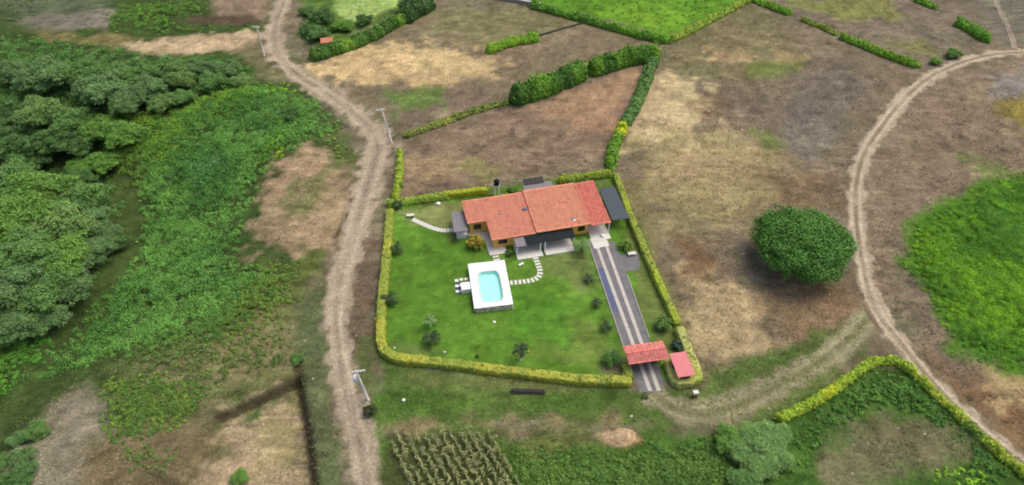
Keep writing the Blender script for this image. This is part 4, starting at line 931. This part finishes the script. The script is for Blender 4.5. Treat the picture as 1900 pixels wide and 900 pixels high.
row(((150, 310, 24, 1), (195, 300, 28, 1), (60, 300, 30, 4)), 'low tree over the upper ravine, nearest row, %s', G3)
G4 = 'broad trees of the lower left grove'
row(((10, 345, 52, 0), (70, 360, 54, 1), (135, 370, 46, 0), (145, 330, 26, 4)), 'broad tree of the lower left grove, farthest row, %s', G4)
row(((20, 410, 58, 1), (95, 420, 56, 3), (160, 420, 42, 2), (190, 440, 30, 2)), 'broad tree of the lower left grove, second row, %s', G4)
row(((40, 470, 52, 0), (110, 480, 50, 1), (165, 470, 38, 2)), 'broad tree of the lower left grove, third row, %s', G4)
row(((10, 530, 52, 2), (70, 540, 52, 0), (125, 530, 42, 2)), 'broad tree of the lower left grove, fourth row, %s', G4)
row(((30, 590, 42, 2), (85, 590, 34, 2), (-5, 620, 32, 4)), 'tree of the lower left grove, nearest row, %s', G4)
G5 = 'dark trees behind the top hedge'
row(((598, 32, 26, 4), (575, 55, 18, 4), (570, 20, 16, 0), (625, 45, 18, 5), (642, 48, 16, 1), (675, 36, 16, 4), (590, 62, 20, 0)), 'tree behind the tall top hedge beside the pale field, %s', G5)
tree_at(768, 10, 26, 4, 'dark round tree at the top edge where the tall hedge ends', None)
tree_at(536, 212, 20, 4, 'dark round shrub tree alone on the green slope by the road bend', None)
tree_at(210, 452, 24, 4, 'dark tree at the bottom of the narrow gully', None)
for a, b_, r_, l in ((1404, 816, 35, 'feathery grey-green tree in the lower right plot, tallest of its clump'), (1440, 808, 25, 'feathery tree of the clump touching the end of the yellow hedge'),
                     (1376, 838, 27, 'feathery tree on the left flank of the clump in the lower right plot'), (1408, 862, 30, 'feathery tree in front of the tallest one in the lower right plot'), (1442, 848, 25, 'feathery tree on the right flank of the clump in the lower right plot')):
    tree_at(a, b_, r_, 6, l, 'feathery trees of the lower right plot', sz=None)
tree_at(1355, 815, 30, 1, 'green tree left of the feathery tree, beside the track', None)
tree_at(1385, 895, 30, 0, 'green tree at the bottom edge below the feathery tree', None)
for a, b_, r_, k, l in ((66, 800, 20, 0, 'round dark bush alone on the bare lower left soil'), (30, 815, 15, 2, 'bush left of the round one on the bare soil'), (40, 850, 20, 2, 'middle bush on the lower left edge'), (34, 890, 26, 4, 'dark bush in the lower left corner'), (6, 856, 15, 0, 'bush cut by the left edge')):
    tree_at(a, b_, r_, k, l, None, name='bush', cat='bush')
for a, b_, r_, k, l in ((1737, 113, 10, 5, 'pale bush by the right road near the broken hedge'), (1770, 99, 13, 1, 'round green bush above the right road bend'), (445, 885, 16, 1, 'green bush at the bottom edge on the sandy plot'), (550, 665, 13, 0, 'bush beside the dark ditch corner'), (150, 800, 0, 0, '')):
    if r_: tree_at(a, b_, r_, k, l, None, name='bush', cat='bush')

# ---------------------------------------------------------------- low vegetation nobody could count
def sample(poly, n, g):
    A = np.array(poly); out = np.zeros((0, 2))
    while len(out) < n:
        p = g.random((n*2, 2))*(A.max(0)-A.min(0))+A.min(0); out = np.vstack([out, p[poly_sd(p[:, 0], p[:, 1], poly) < 0]])
    return out[:n]
def scrub(name, polys, label, cat, leaf=.128, per=66, asp=.5, up=.6, flatz=.6, avoid=()):
    B = Buf(); g = np.random.default_rng(len(name)*7)
    for pts, n, (r0, r1), cols, thr in polys:
        PW = W(pts); P = sample(PW, n, g); dd = -poly_sd(P[:, 0], P[:, 1], PW)+3.5*(fbm(P[:, 0]/4, P[:, 1]/4, 55, 3)-.5); P = P[dd > 5.5*g.random(n)**1.3-.4]; f = fbm(P[:, 0]/6, P[:, 1]/6, 77, 4)+.12*(g.random(len(P))-.5); P = P[f > thr]; f = f[f > thr]
        ed = sstep(-.5, 6, -poly_sd(P[:, 0], P[:, 1], PW)); r = (r0+(r1-r0)*g.random(len(P))**1.6)*(.45+.55*ed); lump = 2.0*np.clip(fbm(P[:, 0]/7, P[:, 1]/7, 171, 3)-.42, 0, 1)*2*ed*min(1, r1-.5); h = fbm(P[:, 0]/9, P[:, 1]/9, 99, 3)+.25*(g.random(len(P))-.5)
        a = sstep(.35, .65, h)[:, None]; col = lin(cols[0], LK)*(1-a)+lin(cols[1], LK)*a
        C = np.c_[P, T(P[:, 0], P[:, 1])+r*flatz*.35+lump]
        V, F, c = clumps(C, r, per, leaf, col, .25, .14, up, flatz, asp); B.add(V, F, c)
    o = link(name, B.mesh(name, M['leaf'])); return tag(o, label, cat, kind='stuff')
scrub('scrub', [
    ([(240, 230), (420, 170), (510, 155), (600, 190), (640, 250), (600, 260), (540, 280), (470, 360), (440, 480), (540, 520), (420, 600), (330, 640), (150, 690), (20, 720), (120, 620), (230, 500), (260, 400), (250, 330)], 3600, (.7, 1.9), ((70, 112, 48), (92, 134, 60)), .2),
    ([(180, 210), (300, 200), (430, 160), (520, 150), (480, 210), (380, 240), (320, 330), (250, 360), (190, 300)], 700, (.8, 1.8), ((104, 136, 42), (84, 116, 46)), .3),
    ([(300, 560), (420, 500), (560, 480), (560, 560), (440, 640), (300, 660), (200, 690)], 1500, (.3, 1.0), ((94, 116, 46), (74, 106, 44)), .30),
    ([(220, 830), (300, 815), (340, 850), (300, 890), (230, 880)], 120, (.3, .9), ((84, 106, 52), (74, 96, 46)), .4),
    ([(190, 700), (330, 690), (390, 720), (330, 800), (220, 830), (180, 790)], 750, (.4, 1.1), ((70, 100, 42), (92, 116, 46)), .3),
    ([(0, 600), (120, 620), (20, 730), (-60, 790), (-60, 640)], 400, (.6, 1.4), ((72, 120, 42), (88, 128, 46)), .2),
    ([(0, 60), (120, 75), (330, 105), (430, 100), (480, 130), (470, 170), (330, 210), (200, 220), (0, 330), (-40, 200)], 1300, (.7, 1.9), ((72, 114, 50), (84, 124, 60)), .15),
    ([(0, 310), (200, 310), (240, 400), (220, 500), (120, 610), (-40, 680)], 900, (.8, 2.0), ((70, 106, 52), (84, 118, 54)), .1),
    ([(345, 300), (420, 275), (440, 300), (400, 340), (340, 350)], 160, (.8, 1.8), ((104, 146, 98), (92, 132, 80)), .1),
    ([(470, 260), (540, 235), (525, 290), (480, 320)], 150, (.4, 1.1), ((128, 158, 30), (104, 144, 40)), .2),
    ([(440, 165), (530, 150), (560, 170), (470, 195)], 120, (.4, 1.1), ((122, 156, 34), (104, 144, 40)), .2),
    ([(230, 640), (540, 560), (550, 690), (420, 740), (330, 760), (240, 740)], 900, (.2, .7), ((90, 106, 54), (76, 98, 48)), .42),
    ([(190, 20), (250, 5), (400, 0), (390, 25), (330, 45), (470, 45), (480, 55), (300, 66), (200, 60)], 420, (.5, 1.3), ((78, 116, 44), (96, 132, 50)), .3),
    ([(0, -30), (120, -20), (60, 40), (20, 50), (0, 60)], 120, (.6, 1.4), ((84, 104, 66), (96, 112, 70)), .35),
    ([(600, 215), (650, 250), (660, 290), (620, 310), (590, 270)], 140, (.3, .8), ((84, 116, 52), (100, 124, 54)), .3),
    ([(545, 60), (560, 30), (620, 20), (640, 60), (600, 85), (570, 90)], 110, (.6, 1.3), ((66, 98, 42), (92, 126, 50)), .25),
], 'dense green scrub covering the slope left of the main road', 'scrub')
scrub('rank_meadow', [
    ([(1672, 490), (1695, 415), (1800, 355), (1960, 290), (1960, 690), (1840, 685), (1775, 650), (1715, 560)], 1700, (.6, 1.6), ((116, 158, 36), (82, 126, 42)), .1),
    ([(1680, 440), (1800, 370), (1830, 460), (1790, 600), (1720, 560)], 260, (.5, 1.1), ((124, 156, 34), (104, 144, 36)), .3)],
    'bright green tall meadow growth at the right edge', 'tall grass', leaf=.14, per=80, asp=.24, up=1.0, flatz=.38)
scrub('corner_scrub', [
    ([(1470, 790), (1600, 685), (1690, 690), (1800, 800), (1890, 890), (1890, 930), (1790, 870), (1770, 800), (1640, 760), (1540, 800), (1500, 900), (1440, 930), (1470, 850)], 900, (.3, 1.0), ((60, 96, 40), (80, 114, 46)), .25),
    ([(1730, 870), (1800, 850), (1860, 880), (1880, 940), (1720, 940)], 90, (.5, 1.1), ((112, 150, 44), (104, 140, 46)), .1)],
    'rough green scrub round the bare corner plot', 'scrub', leaf=.135, per=50)
scrub('bottom_scrub', [
    ([(925, 818), (1100, 832), (1200, 832), (1340, 805), (1400, 940), (965, 940)], 2600, (.25, .75), ((60, 94, 40), (80, 108, 46)), .2),
    ([(1180, 810), (1240, 810), (1260, 850), (1170, 850)], 60, (.3, .8), ((66, 108, 48), (80, 116, 50)), .2)],
    'leafy low growth along the bottom below the gate', 'scrub', leaf=.13, per=36)

scrub('meadow_grass', [([(985, 2), (960, -120), (1500, -120), (1370, 3), (1245, 68)], 900, (.25, .7), ((96, 140, 44), (74, 116, 42)), .35),
    ([(620, 25), (640, -120), (820, -120), (740, 10), (660, 40)], 260, (.25, .6), ((140, 166, 92), (120, 150, 76)), .45)],
    'grass tussocks growing in the bright fields at the top', 'grass', leaf=.16, per=40, asp=.3, up=1.0, flatz=.5)
x, y, z = GZ(165, 505); dt = thing('dead_tree', 'pale bare dead tree leaning at the gully edge of the grove', 'dead tree', (x, y, z))
B = Buf(); B.tube([(0, 0, -.2), (-1.2, .5, 2.2), (-2.8, 1.0, 3.9)], [.22, .17, .10], 7); part(B, 'trunk', M['pole'], dt, None, True)
for a0_, e_ in (((-1.2, .5, 2.2), (-1.4, 2.0, 4.2)), ((-1.9, .7, 3.0), (-3.6, -.3, 3.9)), ((-2.8, 1.0, 3.9), (-4.4, 1.9, 5.2)), ((-2.3, .85, 3.4), (-2.4, 1.9, 5.1))):
    B = Buf(); B.tube([a0_, ((a0_[0]+e_[0])/2, (a0_[1]+e_[1])/2, (a0_[2]+e_[2])/2+.2), e_], [.09, .07, .03], 6); part(B, 'branch', M['pole'], dt, None, True)
# grass and weed tufts over all the open ground
def tufts(name, n, polys_out, label, hgt=(.12, .4), seed=5, lo=(-260, -30), hi=(2160, 930)):
    g = np.random.default_rng(seed); px = g.uniform(lo[0], hi[0], n); py = g.uniform(lo[1], hi[1], n)
    x, y = ray(px, py, 0); ok = np.ones(n, bool)
    for P, d in polys_out: ok &= (poly_sd(x, y, P) if d == 0 else seg_dist(x, y, P)-d) > .2
    ok &= fbm(x/4, y/4, 121, 4) > .46
    x = x[ok]; y = y[ok]; m = len(x); z = T(x, y); c = cover(x, y)
    hh = hgt[0]+(hgt[1]-hgt[0])*g.random(m)**2; V = []; C = []
    gre = np.where(g.random(m) < .35, 1.0, 0.0)[:, None]; c = c*(1.15+.6*g.random((m, 1))); c = c*(1-.5*gre)+.5*gre*(lin((112, 128, 62), 1.1)); 
    for k in range(3):
        a = g.random(m)*6.28; ca, sa = np.cos(a), np.sin(a); wv = hh*.5
        o = np.c_[ca*hh*.9, sa*hh*.9, hh*.85]; s = np.c_[-sa*wv*.5, ca*wv*.5, 0*wv]; b0 = np.c_[x, y, z-.02]
        V.append(np.stack([b0-s*.5, b0+s*.5, b0+o*.55+s+[0, 0, .02], b0+o], 1).reshape(-1, 3)); C.append(np.repeat(c, 4, 0))
    V = np.concatenate(V); C = np.concatenate(C)
    return tag(link(name, new_mesh(name, V, np.arange(len(V)).reshape(-1, 4), C, False, (M['leaf'],))), label, 'grass', kind='stuff')
rl = [W([(p[0], p[1]) for p in main_road])[:], W([(p[0], p[1]) for p in right_road])]
tufts('grass_tufts', 110000, [(PLOT, 0), (rl[0], 2.6), (rl[1], 1.8)], 'dry and green grass tufts scattered over the bare fields')
# loose stones
g = np.random.default_rng(9); B = Buf(); n = 700; px = g.uniform(450, 1900, n); py = g.uniform(10, 900, n); x, y = ray(px, py, 0)
ok = (poly_sd(x, y, PLOT) > .5) & (fbm(x/8, y/8, 131, 3) > .5); x = x[ok]; y = y[ok]; z = T(x, y)
for i in range(len(x)):
    r = .06+.22*g.random()**3; d = r*(.7+.6*g.random((6, 1)))*np.array([[1, 0, 0], [0, 1, 0], [-1, 0, 0], [0, -1, 0], [0, 0, .7], [0, 0, -.6]])
    B.add(d+[x[i], y[i], z[i]+.03], [[0, 1, 4], [1, 2, 4], [2, 3, 4], [3, 0, 4], [1, 0, 5], [2, 1, 5], [3, 2, 5], [0, 3, 5]], lin((225, 212, 190))*(.7+.6*g.random()))
tag(link('loose_stones', B.mesh('loose_stones', M['soil'])), 'small loose stones strewn over the fields', 'stones', kind='stuff')

# ---------------------------------------------------------------- maize
def maize(seed):
    g = np.random.default_rng(seed); B = Buf(); h = 1.7+.4*g.random(); st = lin((176, 166, 116), 1.2)
    B.tube([(0, 0, -.05), (.04*g.normal(), .04*g.normal(), h*.6), (.12*g.normal(), .12*g.normal(), h)], [.035, .028, .012], 4, st)
    for k in range(7):
        z = h*(.25+.65*k/7); a = k*math.pi+.5*g.normal(); L = .55+.3*g.random(); ca, sa = math.cos(a), math.sin(a); pts = []
        for t in (0, .4, .75, 1): pts.append((ca*L*t, sa*L*t, z+.3*t*(1-t)*2.2-.35*t*t))
        w_ = (.05, .075, .05, .01); V = []
        for p, q in zip(pts, w_): V += [(p[0]-sa*q, p[1]+ca*q, p[2]), (p[0]+sa*q, p[1]-ca*q, p[2])]
        dry = g.random(); c = lin((166, 166, 116), 1.35)*dry+lin((78, 100, 50), 1.3)*(1-dry); B.add(V, [[0, 1, 3, 2], [2, 3, 5, 4], [4, 5, 7, 6]], c)
    for k in range(4):
        a = g.random()*6.28; B.add([(0, 0, h-.02), (.03, 0, h), (.14*math.cos(a), .14*math.sin(a), h+.28)], [[0, 1, 2]], st*1.1)
    return B.mesh('maize_plant', M['leaf'])
MZ = [maize(i) for i in range(6)]
A0 = np.array(G(738, 812)); A1 = np.array(G(908, 812)); D = np.array(G(965, 905))-A1; D /= np.linalg.norm(D)
U = A1-A0; nr = 11; cnt = 0; g = np.random.default_rng(4)
MP = W([(722, 806), (912, 806), (975, 925), (770, 925), (748, 880)])
for r in range(nr+4):
    p0 = A0+U*((r-3)/(nr-1)) - D*.3
    for s in range(30):
        p = p0+D*s*.42+g.normal(size=2)*.06
        if poly_sd(np.array([p[0]]), np.array([p[1]]), MP)[0] > 0 or g.random() < .10 or cnt >= 300: continue
        o = link('maize_plant', MZ[g.integers(6)], None, (p[0], p[1], float(T(p[0], p[1]))), g.random()*6.28); o.scale = (.62+.3*g.random(),)*3; cnt += 1
        o.rotation_euler = (g.normal()*.12, g.normal()*.12, o.rotation_euler.z)
        tag(o, 'half-dry maize plant standing in the rows at the bottom', 'maize plant', 'maize plants in rows beside the lower road')
